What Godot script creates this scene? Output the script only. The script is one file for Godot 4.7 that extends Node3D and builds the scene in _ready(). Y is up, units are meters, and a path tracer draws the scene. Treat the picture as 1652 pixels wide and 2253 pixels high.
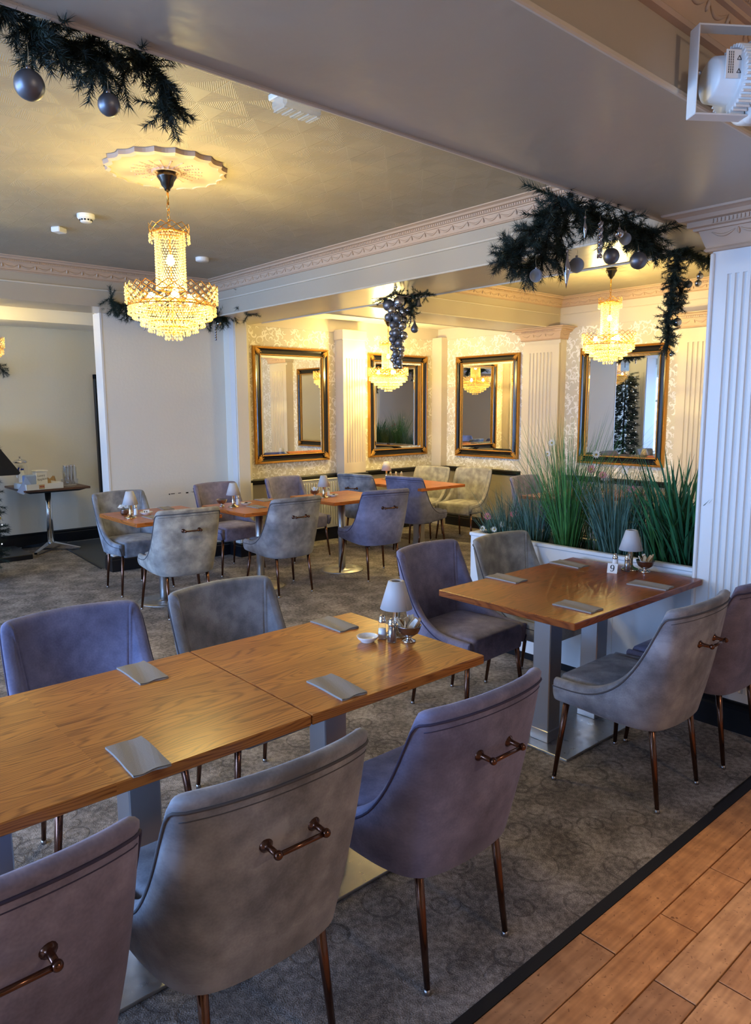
extends Node3D
# A hotel dining room at Christmas: beams, chandeliers, velvet chairs, oak tables, mirrors, garlands and a planter of grasses.

const EYE := Vector3(0, 1.63, 0)
const ZN := -7.13        # plane of the north wall
const XE := 7.45         # plane of the east wall
const YB := 2.54         # underside of the beams
const YC := 2.88         # ceilings
# light
const SKY := 1.2
const EXPOSURE := 1.0
const DAY := 25.0
const DAY_COLOR := Color(0.56, 0.74, 1.0)
const WEST := [-1.6, -3.7, -5.8]
const BULB_COLOR := Color(1.0, 0.9, 0.57)
const BULB := 1.65
const FRONT := 1.3
const DOWN := 3.2

var M := {}
var used := {}
var rng := RandomNumberGenerator.new()

# ------------------------------------------------------------------ naming
func numbered(n: String) -> String:
	if not used.has(n):
		used[n] = 0
		return n
	used[n] += 1
	return "%s_%03d" % [n, used[n]]

func tag(o, label, category, group = "", kind = ""):
	o.set_meta("label", label)
	o.set_meta("category", category)
	if group: o.set_meta("group", group)
	if kind: o.set_meta("kind", kind)
	return o

func thing(called: String, label: String, category: String, at := Vector3.ZERO, turn := 0.0, group := "") -> Node3D:
	var o := Node3D.new()
	o.name = numbered(called)
	add_child(o)
	o.position = at
	o.rotation.y = turn
	tag(o, label, category, group)
	return o

func node(called: String, kind := "structure") -> Node3D:
	var o := Node3D.new()
	o.name = numbered(called)
	add_child(o)
	o.set_meta("kind", kind)
	return o

func put(called: String, mesh: Mesh, mat: Material, parent = null, at := Vector3.ZERO) -> MeshInstance3D:
	var o := MeshInstance3D.new()
	o.mesh = mesh
	o.material_override = mat
	o.position = at
	if parent == null:
		o.name = numbered(called)
		add_child(o)
	else:
		o.name = called
		parent.add_child(o, true)
	return o

func ob(called: String, st: SurfaceTool, mat: Material, parent = null, at := Vector3.ZERO) -> MeshInstance3D:
	st.generate_normals()
	return put(called, st.commit(), mat, parent, at)

func struct(called: String, st: SurfaceTool, mat: Material, parent = null) -> MeshInstance3D:
	var o := ob(called, st, mat, parent)
	if parent == null:
		o.set_meta("kind", "structure")
	return o

func dup(root, at: Vector3, turn: float, label: String) -> Node3D:
	var r = root.duplicate()
	r.name = numbered(String(root.name).rstrip("0123456789").rstrip("_"))
	add_child(r)
	r.position = at
	r.rotation.y = turn
	r.set_meta("label", label)
	return r

func many(called: String, mesh: Mesh, mat: Material, xfs: Array, parent, cols = null) -> MultiMeshInstance3D:
	var mm := MultiMesh.new()
	mm.transform_format = MultiMesh.TRANSFORM_3D
	if cols != null: mm.use_colors = true
	mm.mesh = mesh
	mm.instance_count = xfs.size()
	for i in xfs.size():
		mm.set_instance_transform(i, xfs[i])
		if cols != null: mm.set_instance_color(i, cols[i])
	var o := MultiMeshInstance3D.new()
	o.multimesh = mm
	o.material_override = mat
	o.name = called
	o.set_meta("kind", "stuff")
	parent.add_child(o, true)
	return o

# ------------------------------------------------------------------ shapes
func S(smooth := false) -> SurfaceTool:
	var st := SurfaceTool.new()
	st.begin(Mesh.PRIMITIVE_TRIANGLES)
	st.set_smooth_group(0 if smooth else -1)
	return st

func vert(st: SurfaceTool, p: Vector3, uv: Vector2):
	st.set_uv(uv)
	st.add_vertex(p)

# a, b, c run counter-clockwise as seen from outside
func tri(st: SurfaceTool, a: Vector3, b: Vector3, c: Vector3, ua := Vector2.ZERO, ub := Vector2.ZERO, uc := Vector2.ZERO):
	vert(st, a, ua)
	vert(st, c, uc)
	vert(st, b, ub)

func quad(st: SurfaceTool, a, b, c, d, ua := Vector2.ZERO, ub := Vector2(1, 0), uc := Vector2(1, 1), ud := Vector2(0, 1)):
	tri(st, a, b, c, ua, ub, uc)
	tri(st, a, c, d, ua, uc, ud)

func boxuv(p: Vector3, n: Vector3) -> Vector2:
	var a := n.abs()
	if a.y >= a.x and a.y >= a.z: return Vector2(p.x, p.z)
	if a.x >= a.z: return Vector2(p.z, p.y)
	return Vector2(p.x, p.y)

# a convex polygon turned to face away from inside
func face(st: SurfaceTool, pts: Array, out: Vector3, xf := Transform3D.IDENTITY):
	var n: Vector3 = (pts[1] - pts[0]).cross(pts[2] - pts[0])
	var p := pts
	if n.dot(out) < 0.0:
		p = pts.duplicate()
		p.reverse()
	for i in range(1, p.size() - 1):
		tri(st, xf * p[0], xf * p[i], xf * p[i + 1], boxuv(p[0], n), boxuv(p[i], n), boxuv(p[i + 1], n))

func box(st: SurfaceTool, c: Vector3, s: Vector3, ch := 0.0, xf := Transform3D.IDENTITY):
	var h := s * 0.5
	for a in 3:
		var b := (a + 1) % 3
		var d := (a + 2) % 3
		for sg in [-1, 1]:
			var pts := []
			for k in [[-1, -1], [1, -1], [1, 1], [-1, 1]]:
				var p := Vector3.ZERO
				p[a] = sg * h[a]
				p[b] = k[0] * (h[b] - ch)
				p[d] = k[1] * (h[d] - ch)
				pts.append(c + p)
			var o := Vector3.ZERO
			o[a] = sg
			face(st, pts, o, xf)
		if ch > 0.0:
			for s1 in [-1, 1]:
				for s2 in [-1, 1]:
					var pts := []
					for k in [[0, -1], [0, 1], [1, 1], [1, -1]]:
						var p := Vector3.ZERO
						p[a] = k[1] * (h[a] - ch)
						p[b] = s1 * (h[b] - (ch if k[0] == 1 else 0.0))
						p[d] = s2 * (h[d] - (0.0 if k[0] == 1 else ch))
						pts.append(c + p)
					var o := Vector3.ZERO
					o[b] = s1
					o[d] = s2
					face(st, pts, o, xf)
	if ch > 0.0:
		for x in [-1, 1]:
			for y in [-1, 1]:
				for z in [-1, 1]:
					var q := Vector3(x, y, z)
					var e := h - Vector3.ONE * ch
					face(st, [c + q * Vector3(h.x, e.y, e.z), c + q * Vector3(e.x, h.y, e.z), c + q * Vector3(e.x, e.y, h.z)], q, xf)

func bx(st: SurfaceTool, lo: Vector3, hi: Vector3, ch := 0.0):
	box(st, (lo + hi) * 0.5, (hi - lo).abs(), ch)

# profile of [radius, height] from bottom to top
func lathe(st: SurfaceTool, prof: Array, seg := 24, xf := Transform3D.IDENTITY):
	for i in seg:
		var a0 := TAU * i / seg
		var a1 := TAU * (i + 1) / seg
		for k in prof.size() - 1:
			var p: Array = prof[k]
			var q: Array = prof[k + 1]
			var A := Vector3(sin(a0) * p[0], p[1], cos(a0) * p[0])
			var B := Vector3(sin(a1) * p[0], p[1], cos(a1) * p[0])
			var C := Vector3(sin(a1) * q[0], q[1], cos(a1) * q[0])
			var D := Vector3(sin(a0) * q[0], q[1], cos(a0) * q[0])
			var u0 := float(i) / seg
			var u1 := float(i + 1) / seg
			if p[0] > 1e-5:
				tri(st, xf * A, xf * B, xf * C if q[0] > 1e-5 else xf * D, Vector2(u0, p[1]), Vector2(u1, p[1]), Vector2(u1, q[1]))
			if q[0] > 1e-5:
				tri(st, xf * A, xf * C, xf * D, Vector2(u0, p[1]), Vector2(u1, q[1]), Vector2(u0, q[1]))

func ball(st: SurfaceTool, c: Vector3, r: float, seg := 16, rings := 10, sy := 1.0):
	var prof := []
	for i in rings + 1:
		var a := PI * i / rings - PI / 2
		prof.append([maxf(0.0, cos(a) * r) if i > 0 and i < rings else 0.0, sin(a) * r * sy])
	lathe(st, prof, seg, Transform3D(Basis(), c))

func aim(d: Vector3) -> Basis:
	var y := d.normalized()
	var x := y.cross(Vector3(0, 0, 1) if absf(y.z) < 0.9 else Vector3(1, 0, 0)).normalized()
	return Basis(x, y, x.cross(y))

# a tube through points; radius a number or a list
func tube(st: SurfaceTool, pts: Array, r, seg := 8, capped := true):
	var rings := []
	var x := Vector3.ZERO
	for i in pts.size():
		var d: Vector3 = (pts[mini(i + 1, pts.size() - 1)] - pts[maxi(i - 1, 0)]).normalized()
		if i == 0:
			x = aim(d).x
		x = (x - d * x.dot(d)).normalized()
		var y := d.cross(x)
		var rr: float = r[i] if r is Array else r
		var ring := []
		for k in seg:
			var a := TAU * k / seg
			ring.append(pts[i] + (x * cos(a) + y * sin(a)) * rr)
		rings.append(ring)
	for i in pts.size() - 1:
		for k in seg:
			var n := (k + 1) % seg
			quad(st, rings[i][k], rings[i][n], rings[i + 1][n], rings[i + 1][k], Vector2(float(k) / seg, i), Vector2(float(k + 1) / seg, i), Vector2(float(k + 1) / seg, i + 1), Vector2(float(k) / seg, i + 1))
	if capped:
		for k in range(1, seg - 1):
			tri(st, rings[0][0], rings[0][k + 1], rings[0][k])
			tri(st, rings[-1][0], rings[-1][k], rings[-1][k + 1])

# bar of square section between two points
func bar(st: SurfaceTool, a: Vector3, b: Vector3, w: float, d: float):
	var ax := aim(b - a)
	box(st, Vector3.ZERO, Vector3(w, (b - a).length(), d), 0.0, Transform3D(ax, (a + b) * 0.5))

# profile of (out from wall, height) swept from a to b; mitre +1 shortens with depth (inner corner), -1 lengthens
func sweep(st: SurfaceTool, prof: Array, a: Vector3, b: Vector3, out: Vector3, m0 := 0.0, m1 := 0.0, close := false):
	var d := (b - a).normalized()
	var L := (b - a).length()
	var n := prof.size() if close else prof.size() - 1
	for i in n:
		var p: Vector2 = prof[i]
		var q: Vector2 = prof[(i + 1) % prof.size()]
		var A := a + out * p.x + Vector3.UP * p.y + d * (m0 * p.x)
		var B := b + out * p.x + Vector3.UP * p.y - d * (m1 * p.x)
		var C := b + out * q.x + Vector3.UP * q.y - d * (m1 * q.x)
		var D := a + out * q.x + Vector3.UP * q.y + d * (m0 * q.x)
		if d.cross(Vector3.UP).dot(out) < 0.0:
			quad(st, A, D, C, B, Vector2(0, p.y), Vector2(0, q.y), Vector2(L, q.y), Vector2(L, p.y))
		else:
			quad(st, A, B, C, D, Vector2(0, p.y), Vector2(L, p.y), Vector2(L, q.y), Vector2(0, q.y))

# closed profile with both ends capped (convex or nearly so)
func solid(st: SurfaceTool, prof: Array, a: Vector3, b: Vector3, out: Vector3):
	sweep(st, prof, a, b, out, 0, 0, true)
	var e0 := []
	var e1 := []
	for p in prof:
		e0.append(a + out * p.x + Vector3.UP * p.y)
		e1.append(b + out * p.x + Vector3.UP * p.y)
	face(st, e0, a - b)
	face(st, e1, b - a)

# rectangular frame in the XY plane: profile of (inset from the outer edge, height off the wall)
func ring(st: SurfaceTool, w: float, h: float, prof: Array):
	for i in prof.size() - 1:
		var r := []
		for p in [prof[i], prof[i + 1]]:
			var x: float = w / 2 - p.x
			var y: float = h / 2 - p.x
			r.append([Vector3(-x, -y, p.y), Vector3(x, -y, p.y), Vector3(x, y, p.y), Vector3(-x, y, p.y)])
		for k in 4:
			var n := (k + 1) % 4
			quad(st, r[0][k], r[0][n], r[1][n], r[1][k], Vector2(k, 0), Vector2(k + 1, 0), Vector2(k + 1, 1), Vector2(k, 1))

# ------------------------------------------------------------------ textures and materials
func noise(seed_: int, freq: float, oct := 4) -> FastNoiseLite:
	var n := FastNoiseLite.new()
	n.seed = seed_
	n.frequency = freq
	n.fractal_octaves = oct
	n.noise_type = FastNoiseLite.TYPE_SIMPLEX_SMOOTH
	return n

func grey(n: FastNoiseLite, w: int, h: int) -> PackedByteArray:
	var im := n.get_seamless_image(w, h)
	im.convert(Image.FORMAT_L8)
	return im.get_data()

func tex(w: int, h: int, data: PackedByteArray, rgb := true) -> ImageTexture:
	var im := Image.create_from_data(w, h, false, Image.FORMAT_RGB8 if rgb else Image.FORMAT_L8, data)
	return ImageTexture.create_from_image(im)

func mix_tex(w: int, h: int, c0: Color, c1: Color, layers: Array) -> ImageTexture:
	var out := PackedByteArray()
	out.resize(w * h * 3)
	var gs := []
	for l in layers: gs.append(grey(noise(l[0], l[1], l[2]), w, h))
	for i in w * h:
		var t := 0.0
		for k in layers.size(): t += (gs[k][i] / 255.0 - 0.5) * layers[k][3]
		t = clampf(0.5 + t, 0.0, 1.0)
		out[i * 3] = int(255 * lerpf(c0.r, c1.r, t))
		out[i * 3 + 1] = int(255 * lerpf(c0.g, c1.g, t))
		out[i * 3 + 2] = int(255 * lerpf(c0.b, c1.b, t))
	return tex(w, h, out)

# soft round stamp that wraps round the edges
func stamp(buf: PackedByteArray, n: int, x: float, y: float, r: float, v: int):
	var k := int(ceil(r))
	for j in range(-k, k + 1):
		for i in range(-k, k + 1):
			if i * i + j * j <= r * r:
				var px := posmod(int(x) + i, n)
				var py := posmod(int(y) + j, n)
				buf[py * n + px] = maxi(buf[py * n + px], v)

func swirl(buf: PackedByteArray, n: int, c: Vector2, a0: float, size: float, turns: float, r0: float, r1: float, v: int, hand := 1.0):
	var steps := int(size * turns * 3.0) + 8
	for i in steps:
		var t := float(i) / steps
		var a := a0 + hand * TAU * turns * t
		var q := size * (1.0 - t * 0.85)
		stamp(buf, n, c.x + cos(a) * q, c.y + sin(a) * q, lerpf(r0, r1, sin(t * PI)), v)

func mat(called: String, c: Color, rough := 0.6, metal := 0.0, t: Texture2D = null, scale := 0.0, world := false) -> StandardMaterial3D:
	var m := StandardMaterial3D.new()
	m.resource_name = called
	m.albedo_color = c
	m.roughness = rough
	m.metallic = metal
	if t: m.albedo_texture = t
	if scale > 0.0:
		m.uv1_triplanar = true
		m.uv1_world_triplanar = world
		m.uv1_scale = Vector3.ONE * scale
	M[called] = m
	return m

func relief(m: StandardMaterial3D, t: Texture2D, cm: float):
	m.heightmap_enabled = true
	m.heightmap_texture = t
	m.heightmap_scale = cm

func c8(r: int, g: int, b: int) -> Color:
	return Color8(r, g, b)

func make_materials():
	# cream paints
	var paint_bump := tex(256, 256, grey(noise(3, 0.03, 4), 256, 256), false)
	mat("wall_paint", c8(234, 228, 214), 0.75, 0, null, 3.0, true)
	relief(M.wall_paint, paint_bump, 0.05)
	mat("beam_gloss", c8(186, 173, 153), 0.28, 0, null, 1.2, true)
	relief(M.beam_gloss, paint_bump, 0.08)
	mat("trim_paint", c8(214, 202, 182), 0.5)
	mat("cornice_paint", c8(198, 170, 144), 0.55)
	mat("white_gloss", c8(228, 226, 222), 0.35)
	mat("planter_paint", c8(225, 226, 228), 0.4)
	mat("dado_paint", c8(150, 142, 132), 0.55)
	mat("black_gloss", c8(18, 20, 26), 0.3)
	mat("black_matt", c8(22, 22, 26), 0.6)
	# embossed ceiling paper: squares cut into triangles, each ribbed another way
	var n := 512
	var b := PackedByteArray()
	b.resize(n * n)
	var g := grey(noise(9, 0.02, 3), n, n)
	for y in n:
		for x in n:
			var cx := x / 128
			var cy := y / 128
			var fx := (x % 128) / 128.0
			var fy := (y % 128) / 128.0
			var k := (cx * 7 + cy * 13 + cx * cy * 3) % 4
			if (cx + cy) % 2 == 0: fx = 1.0 - fx
			var upper := fx + fy * 0.9 < 0.95
			var v := 0.45
			if upper:
				v = 0.5 + 0.5 * sin((x * 0.9 + y * 0.15 * k) * 0.9) * 0.6
			elif k == 1:
				v = 0.75
			elif k > 1:
				v = 0.4 + 0.45 * sin((y * 0.9 - x * 0.25) * 0.8)
			if fx < 0.025 or fy < 0.025: v = 0.1
			b[y * n + x] = int(clampf(v * 0.8 + g[y * n + x] / 255.0 * 0.2, 0, 1) * 255)
	mat("ceiling_paper", c8(168, 156, 134), 0.6, 0, null, 1.9, true)
	relief(M.ceiling_paper, tex(n, n, b, false), 0.24)
	# damask wallpaper: pale curled leaves on cream
	b = PackedByteArray()
	b.resize(n * n)
	rng.seed = 41
	for i in 150:
		var c := Vector2(rng.randf() * n, rng.randf() * n)
		swirl(b, n, c, rng.randf() * TAU, rng.randf_range(20, 52), rng.randf_range(0.35, 0.75), 0.8, rng.randf_range(4.0, 8.0), 255, -1.0 if i % 2 else 1.0)
	var rgb := PackedByteArray()
	rgb.resize(n * n * 3)
	var rough := PackedByteArray()
	rough.resize(n * n)
	for i in n * n:
		var t: float = b[i] / 255.0
		rgb[i * 3] = int(lerpf(214, 248, t))
		rgb[i * 3 + 1] = int(lerpf(205, 243, t))
		rgb[i * 3 + 2] = int(lerpf(184, 232, t))
		rough[i] = int(lerpf(200, 105, t))
	mat("damask", Color.WHITE, 1.0, 0, tex(n, n, rgb), 1.55, true)
	M.damask.roughness_texture = tex(n, n, rough, false)
	relief(M.damask, tex(n, n, b, false), 0.12)
	# carpet: mottled taupe with faint scrolls
	n = 1024
	b = PackedByteArray()
	b.resize(n * n)
	rng.seed = 77
	for i in 60:
		var c := Vector2(rng.randf() * n, rng.randf() * n)
		var sz := rng.randf_range(34, 70)
		var a := rng.randf() * TAU
		swirl(b, n, c, a, sz, 1.25, 1.6, 3.2, 255, -1.0 if i % 2 else 1.0)
		swirl(b, n, c + Vector2(cos(a), sin(a)) * sz * 1.9, a + PI, sz * 0.9, 0.6, 1.6, 3.0, 200, 1.0 if i % 2 else -1.0)
	var g0 := grey(noise(12, 0.006, 4), n, n)
	var g1 := grey(noise(13, 0.05, 3), n, n)
	var g2 := grey(noise(14, 0.3, 2), n, n)
	rgb = PackedByteArray()
	rgb.resize(n * n * 3)
	var hb := PackedByteArray()
	hb.resize(n * n)
	for i in n * n:
		var f: float = g2[i] / 255.0
		var t: float = 0.5 + (g0[i] / 255.0 - 0.5) * 0.7 + (g1[i] / 255.0 - 0.5) * 0.7 + (f - 0.5) * 0.95 - b[i] / 255.0 * 0.26
		t = clampf(t, 0, 1)
		rgb[i * 3] = int(lerpf(84, 182, t))
		rgb[i * 3 + 1] = int(lerpf(77, 172, t))
		rgb[i * 3 + 2] = int(lerpf(72, 163, t))
		hb[i] = int(clampf(f * 0.9 - b[i] / 255.0 * 0.3 + 0.1, 0, 1) * 255)
	mat("carpet", Color.WHITE, 0.95, 0, tex(n, n, rgb), 0.62, true)
	relief(M.carpet, tex(n, n, hb, false), 0.28)
	mat("dark_carpet", c8(70, 72, 74), 0.95)
	# oak tops: cathedral grain along u
	var w := 1024
	var h := 512
	rgb = PackedByteArray()
	rgb.resize(w * h * 3)
	var nl := noise(21, 0.0022, 3)
	var nf := noise(22, 0.012, 2)
	for y in h:
		var board := y / 128
		for x in w:
			var yy: float = (y % 128) / 128.0 - 0.5
			var d: float = absf(yy + 0.12 * sin(board * 2.1)) * 9.0 + nl.get_noise_2d(x * 0.55 + board * 900, y * 3.0) * 5.0 + (x / 1024.0) * (1.6 if board % 2 else -1.3)
			var rg := pow(0.5 + 0.5 * sin(d * 6.0), 3.0)
			var pores := maxf(0.0, nf.get_noise_2d(x * 0.5, y * 22.0)) * (0.35 + 0.65 * rg)
			var t: float = clampf(0.66 - 0.30 * rg - pores * 0.65 + nl.get_noise_2d(x * 0.3, y * 0.8 + board * 400) * 0.25, 0, 1)
			var i: int = (y * w + x) * 3
			rgb[i] = int(lerpf(118, 236, t))
			rgb[i + 1] = int(lerpf(62, 160, t))
			rgb[i + 2] = int(lerpf(24, 76, t))
	var oak := tex(w, h, rgb)
	for k in 3:
		var m := mat(["oak", "oak_dark", "oak_pale"][k], [c8(255, 255, 255), c8(205, 172, 160), c8(255, 232, 214)][k], 0.3, 0, oak)
		m.uv1_scale = Vector3(0.85, 1.7, 1)
		m.uv1_offset = Vector3(0.13 * k, 0.21 * k, 0)
	# floor boards: worn maple with short dark scratches
	n = 512
	b = PackedByteArray()
	b.resize(n * n)
	rng.seed = 5
	for i in 520:
		var p := Vector2(rng.randf() * n, rng.randf() * n)
		var a := rng.randfn(0.0, 0.7)
		for k in rng.randi_range(1, 9):
			stamp(b, n, p.x + cos(a) * k * 1.2, p.y + sin(a) * k * 1.2, rng.randf_range(0.4, 1.2), rng.randi_range(40, 150))
	for i in 9:
		stamp(b, n, rng.randf() * n, rng.randf() * n, rng.randf_range(2, 4), 150)
	g0 = grey(noise(31, 0.012, 4), n, n)
	rgb = PackedByteArray()
	rgb.resize(n * n * 3)
	for y in n:
		for x in n:
			var i := y * n + x
			var t := clampf(0.72 + (g0[i] / 255.0 - 0.5) * 0.28 + nf.get_noise_2d(x * 0.35, y * 5.0) * 0.13 - b[i] / 255.0 * 0.7, 0, 1)
			rgb[i * 3] = int(lerpf(96, 246, t))
			rgb[i * 3 + 1] = int(lerpf(56, 190, t))
			rgb[i * 3 + 2] = int(lerpf(32, 138, t))
	var maple := tex(n, n, rgb)
	for k in 4:
		var m := mat("maple_%d" % k, [Color(1, 1, 1), Color(0.93, 0.9, 0.88), Color(1, 0.94, 0.86), Color(0.86, 0.83, 0.82)][k], 0.45, 0, maple)
		m.uv1_scale = Vector3(1.5, 1.5, 1)
		m.uv1_offset = Vector3(0.27 * k, 0.31 * k, 0)
	# velvets
	var vel := mix_tex(512, 512, Color(0.58, 0.57, 0.6), Color(1, 1, 1), [[51, 0.006, 4, 1.0], [52, 0.03, 3, 0.45], [53, 0.2, 2, 0.3]])
	var stained := mix_tex(512, 512, Color(0.6, 0.6, 0.62), Color(1, 1, 1), [[54, 0.0075, 4, 1.0], [52, 0.03, 3, 0.5], [53, 0.2, 2, 0.3], [55, 0.014, 2, 0.7]])
	for k in 3:
		var m := mat("velvet_grey_%d" % k, [c8(172, 172, 178), c8(166, 170, 178), c8(186, 182, 174)][k], 0.8, 0, stained, 1.1)
		m.uv1_offset = Vector3(0.3 * k, 0.17 * k, 0.4 * k)
		m.rim_enabled = true
		m.rim = 0.55
		m.rim_tint = 0.5
		m = mat("velvet_blue_%d" % k, [c8(154, 153, 186), c8(148, 153, 192), c8(158, 152, 178)][k], 0.8, 0, vel, 1.0)
		m.uv1_offset = Vector3(0.23 * k + 0.5, 0.37 * k, 0.2 * k)
		m.rim_enabled = true
		m.rim = 0.55
		m.rim_tint = 0.5
	mat("piping_grey", c8(82, 80, 84), 0.85)
	mat("piping_blue", c8(62, 58, 84), 0.85)
	mat("bronze", c8(112, 80, 66), 0.2, 1.0)
	mat("glide", c8(160, 150, 145), 0.3, 1.0)
	# metals
	var scr := mix_tex(256, 256, Color(0.35, 0.35, 0.35), Color(0.75, 0.75, 0.75), [[61, 0.02, 4, 1.2], [62, 0.25, 2, 0.6]])
	mat("brushed_steel", c8(196, 196, 200), 0.36, 1.0)
	mat("steel_plate", c8(186, 184, 180), 0.75, 1.0, null, 3.0)
	M.steel_plate.roughness_texture = scr
	mat("chrome", c8(225, 225, 228), 0.12, 1.0)
	mat("silver", c8(210, 205, 200), 0.18, 1.0)
	mat("silver_dull", c8(160, 152, 150), 0.3, 1.0)
	mat("gold", c8(232, 180, 92), 0.22, 1.0)
	mat("brass", c8(226, 214, 188), 0.12, 1.0)
	mat("gunmetal", c8(92, 86, 80), 0.2, 1.0)
	mat("gilt", c8(206, 156, 78), 0.28, 1.0, null, 9.0)
	relief(M.gilt, tex(256, 256, grey(noise(71, 0.05, 4), 256, 256), false), 0.6)
	mat("mirror", c8(236, 238, 240), 0.0, 1.0)
	mat("frame_black", c8(16, 16, 20), 0.22)
	# chandelier
	mat("crystal", Color(1.0, 0.88, 0.62, 0.36), 0.05)
	M.crystal.transparency = BaseMaterial3D.TRANSPARENCY_ALPHA
	mat("bulb", c8(255, 236, 200), 0.5)
	M.bulb.emission_enabled = true
	M.bulb.emission = c8(255, 214, 140)
	M.bulb.emission_energy_multiplier = 14.0
	# decorations
	mat("needles", Color.WHITE, 0.7)
	M.needles.vertex_color_use_as_albedo = true
	mat("branch", c8(34, 30, 24), 0.9)
	mat("bauble_matt", c8(122, 124, 132), 0.42, 0.85)
	mat("bauble_shiny", c8(205, 206, 212), 0.06, 1.0)
	mat("bauble_glitter", c8(176, 178, 184), 0.3, 0.9, null, 14.0)
	relief(M.bauble_glitter, tex(256, 256, grey(noise(72, 0.2, 2), 256, 256), false), 0.9)
	mat("thread", c8(170, 150, 110), 0.6)
	mat("fairy_light", c8(240, 245, 255), 0.4)
	M.fairy_light.emission_enabled = true
	M.fairy_light.emission = c8(220, 232, 255)
	M.fairy_light.emission_energy_multiplier = 6.0
	mat("silk_white", c8(236, 232, 220), 0.7)
	mat("silk_pink", c8(226, 128, 140), 0.7)
	mat("silk_yellow", c8(190, 160, 60), 0.7)
	for k in 3:
		var m := mat(["grass_bright", "grass_blue", "grass_dark"][k], Color.WHITE, 0.5)
		m.vertex_color_use_as_albedo = true
		m.backlight_enabled = true
		m.backlight = Color(0.25, 0.3, 0.15)
	mat("leaf_dark", c8(40, 96, 62), 0.4)
	mat("leaf_mid", c8(52, 112, 64), 0.4)
	mat("soil", c8(38, 30, 26), 0.95)
	# small things
	mat("napkin", c8(164, 159, 154), 0.85, 0, mix_tex(128, 128, Color(0.85, 0.85, 0.85), Color(1, 1, 1), [[81, 0.2, 2, 1.0]]), 12.0)
	mat("shade_glass", c8(206, 204, 204), 0.55)
	M.shade_glass.backlight_enabled = true
	M.shade_glass.backlight = Color(0.6, 0.6, 0.6)
	mat("clear_glass", Color(0.92, 0.95, 0.96, 0.025), 0.03)
	M.clear_glass.transparency = BaseMaterial3D.TRANSPARENCY_ALPHA
	mat("window_glass", Color(0.9, 0.95, 1.0, 0.06), 0.02)
	M.window_glass.transparency = BaseMaterial3D.TRANSPARENCY_ALPHA
	mat("salt", c8(240, 240, 240), 0.9)
	mat("china", c8(238, 238, 236), 0.15)
	mat("paper", c8(236, 234, 228), 0.8)
	mat("kraft", c8(186, 156, 116), 0.85)
	mat("ink", c8(24, 24, 28), 0.7)
	mat("red_ink", c8(170, 40, 50), 0.7)
	mat("plastic_white", c8(232, 230, 224), 0.35)
	mat("plastic_blue", c8(30, 60, 170), 0.35)
	mat("paper_blue", c8(150, 176, 226), 0.8)
	mat("station_wood", c8(96, 66, 50), 0.45)
	mat("lens_dark", c8(20, 16, 22), 0.1)
	mat("clear_cover", Color(0.9, 0.9, 0.86, 0.35), 0.1)
	M.clear_cover.transparency = BaseMaterial3D.TRANSPARENCY_ALPHA
	mat("picture_dark", c8(52, 50, 58), 0.5)

# ------------------------------------------------------------------ camera and light
func set_the_stage():
	var yaw := deg_to_rad(41.4)
	var pitch := deg_to_rad(-8.2)
	var roll := deg_to_rad(-0.3)
	var f := Vector3(sin(yaw) * cos(pitch), sin(pitch), -cos(yaw) * cos(pitch))
	var r := Vector3(cos(yaw), 0, sin(yaw))
	var u := r.cross(f)
	var cam := Camera3D.new()
	cam.name = "camera"
	cam.transform = Transform3D(Basis(r * cos(roll) + u * sin(roll), u * cos(roll) - r * sin(roll), -f), EYE)
	cam.fov = rad_to_deg(2.0 * atan(1126.5 / 1600.0))
	cam.near = 0.02
	cam.current = true
	add_child(cam)
	var we := WorldEnvironment.new()
	we.name = "environment"
	var env := Environment.new()
	env.background_mode = Environment.BG_SKY
	var sky := Sky.new()
	var sm := ProceduralSkyMaterial.new()
	sm.sky_top_color = Color(0.42, 0.6, 0.95)
	sm.sky_horizon_color = Color(0.62, 0.76, 1.0)
	sm.ground_bottom_color = Color(0.3, 0.36, 0.4)
	sm.ground_horizon_color = Color(0.5, 0.6, 0.7)
	sky.sky_material = sm
	env.sky = sky
	env.background_energy_multiplier = SKY
	env.tonemap_mode = Environment.TONE_MAPPER_LINEAR
	env.tonemap_exposure = EXPOSURE
	env.sdfgi_enabled = true
	env.ssao_enabled = true
	env.ssil_enabled = true
	we.environment = env
	add_child(we)
	# daylight at the west windows: one soft light as large as each opening
	for w in WEST:
		daylight("window_daylight", Vector3(-3.52, 1.42, w), Vector2(1.5, 1.9), Vector3(1, 0, 0), DAY)
	daylight("window_daylight", Vector3(-3.52, 1.42, -8.2), Vector2(1.3, 1.9), Vector3(1, 0, 0), DAY * 0.55)

func daylight(called: String, at: Vector3, size: Vector2, to: Vector3, e: float):
	var l := AreaLight3D.new()
	l.name = called
	add_child(l, true)
	l.look_at_from_position(at, at + to, Vector3.UP)
	l.area_size = size
	l.light_color = DAY_COLOR
	l.light_energy = e
	l.area_range = 20.0
	l.area_attenuation = 2.0
	l.shadow_enabled = true


func lamp(called: String, at: Vector3, e: float, size: float, parent, col := BULB_COLOR):
	var l := OmniLight3D.new()
	l.name = called
	l.light_color = col
	l.light_energy = e
	l.light_size = size
	l.omni_range = 14.0
	l.omni_attenuation = 2.0
	l.shadow_enabled = true
	l.position = at
	parent.add_child(l, true)

# ------------------------------------------------------------------ the room
func wallbox(called: String, lo: Vector3, hi: Vector3, m: Material, parent = null, ch := 0.0):
	var st := S()
	bx(st, lo, hi, ch)
	return struct(called, st, m, parent)

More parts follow.
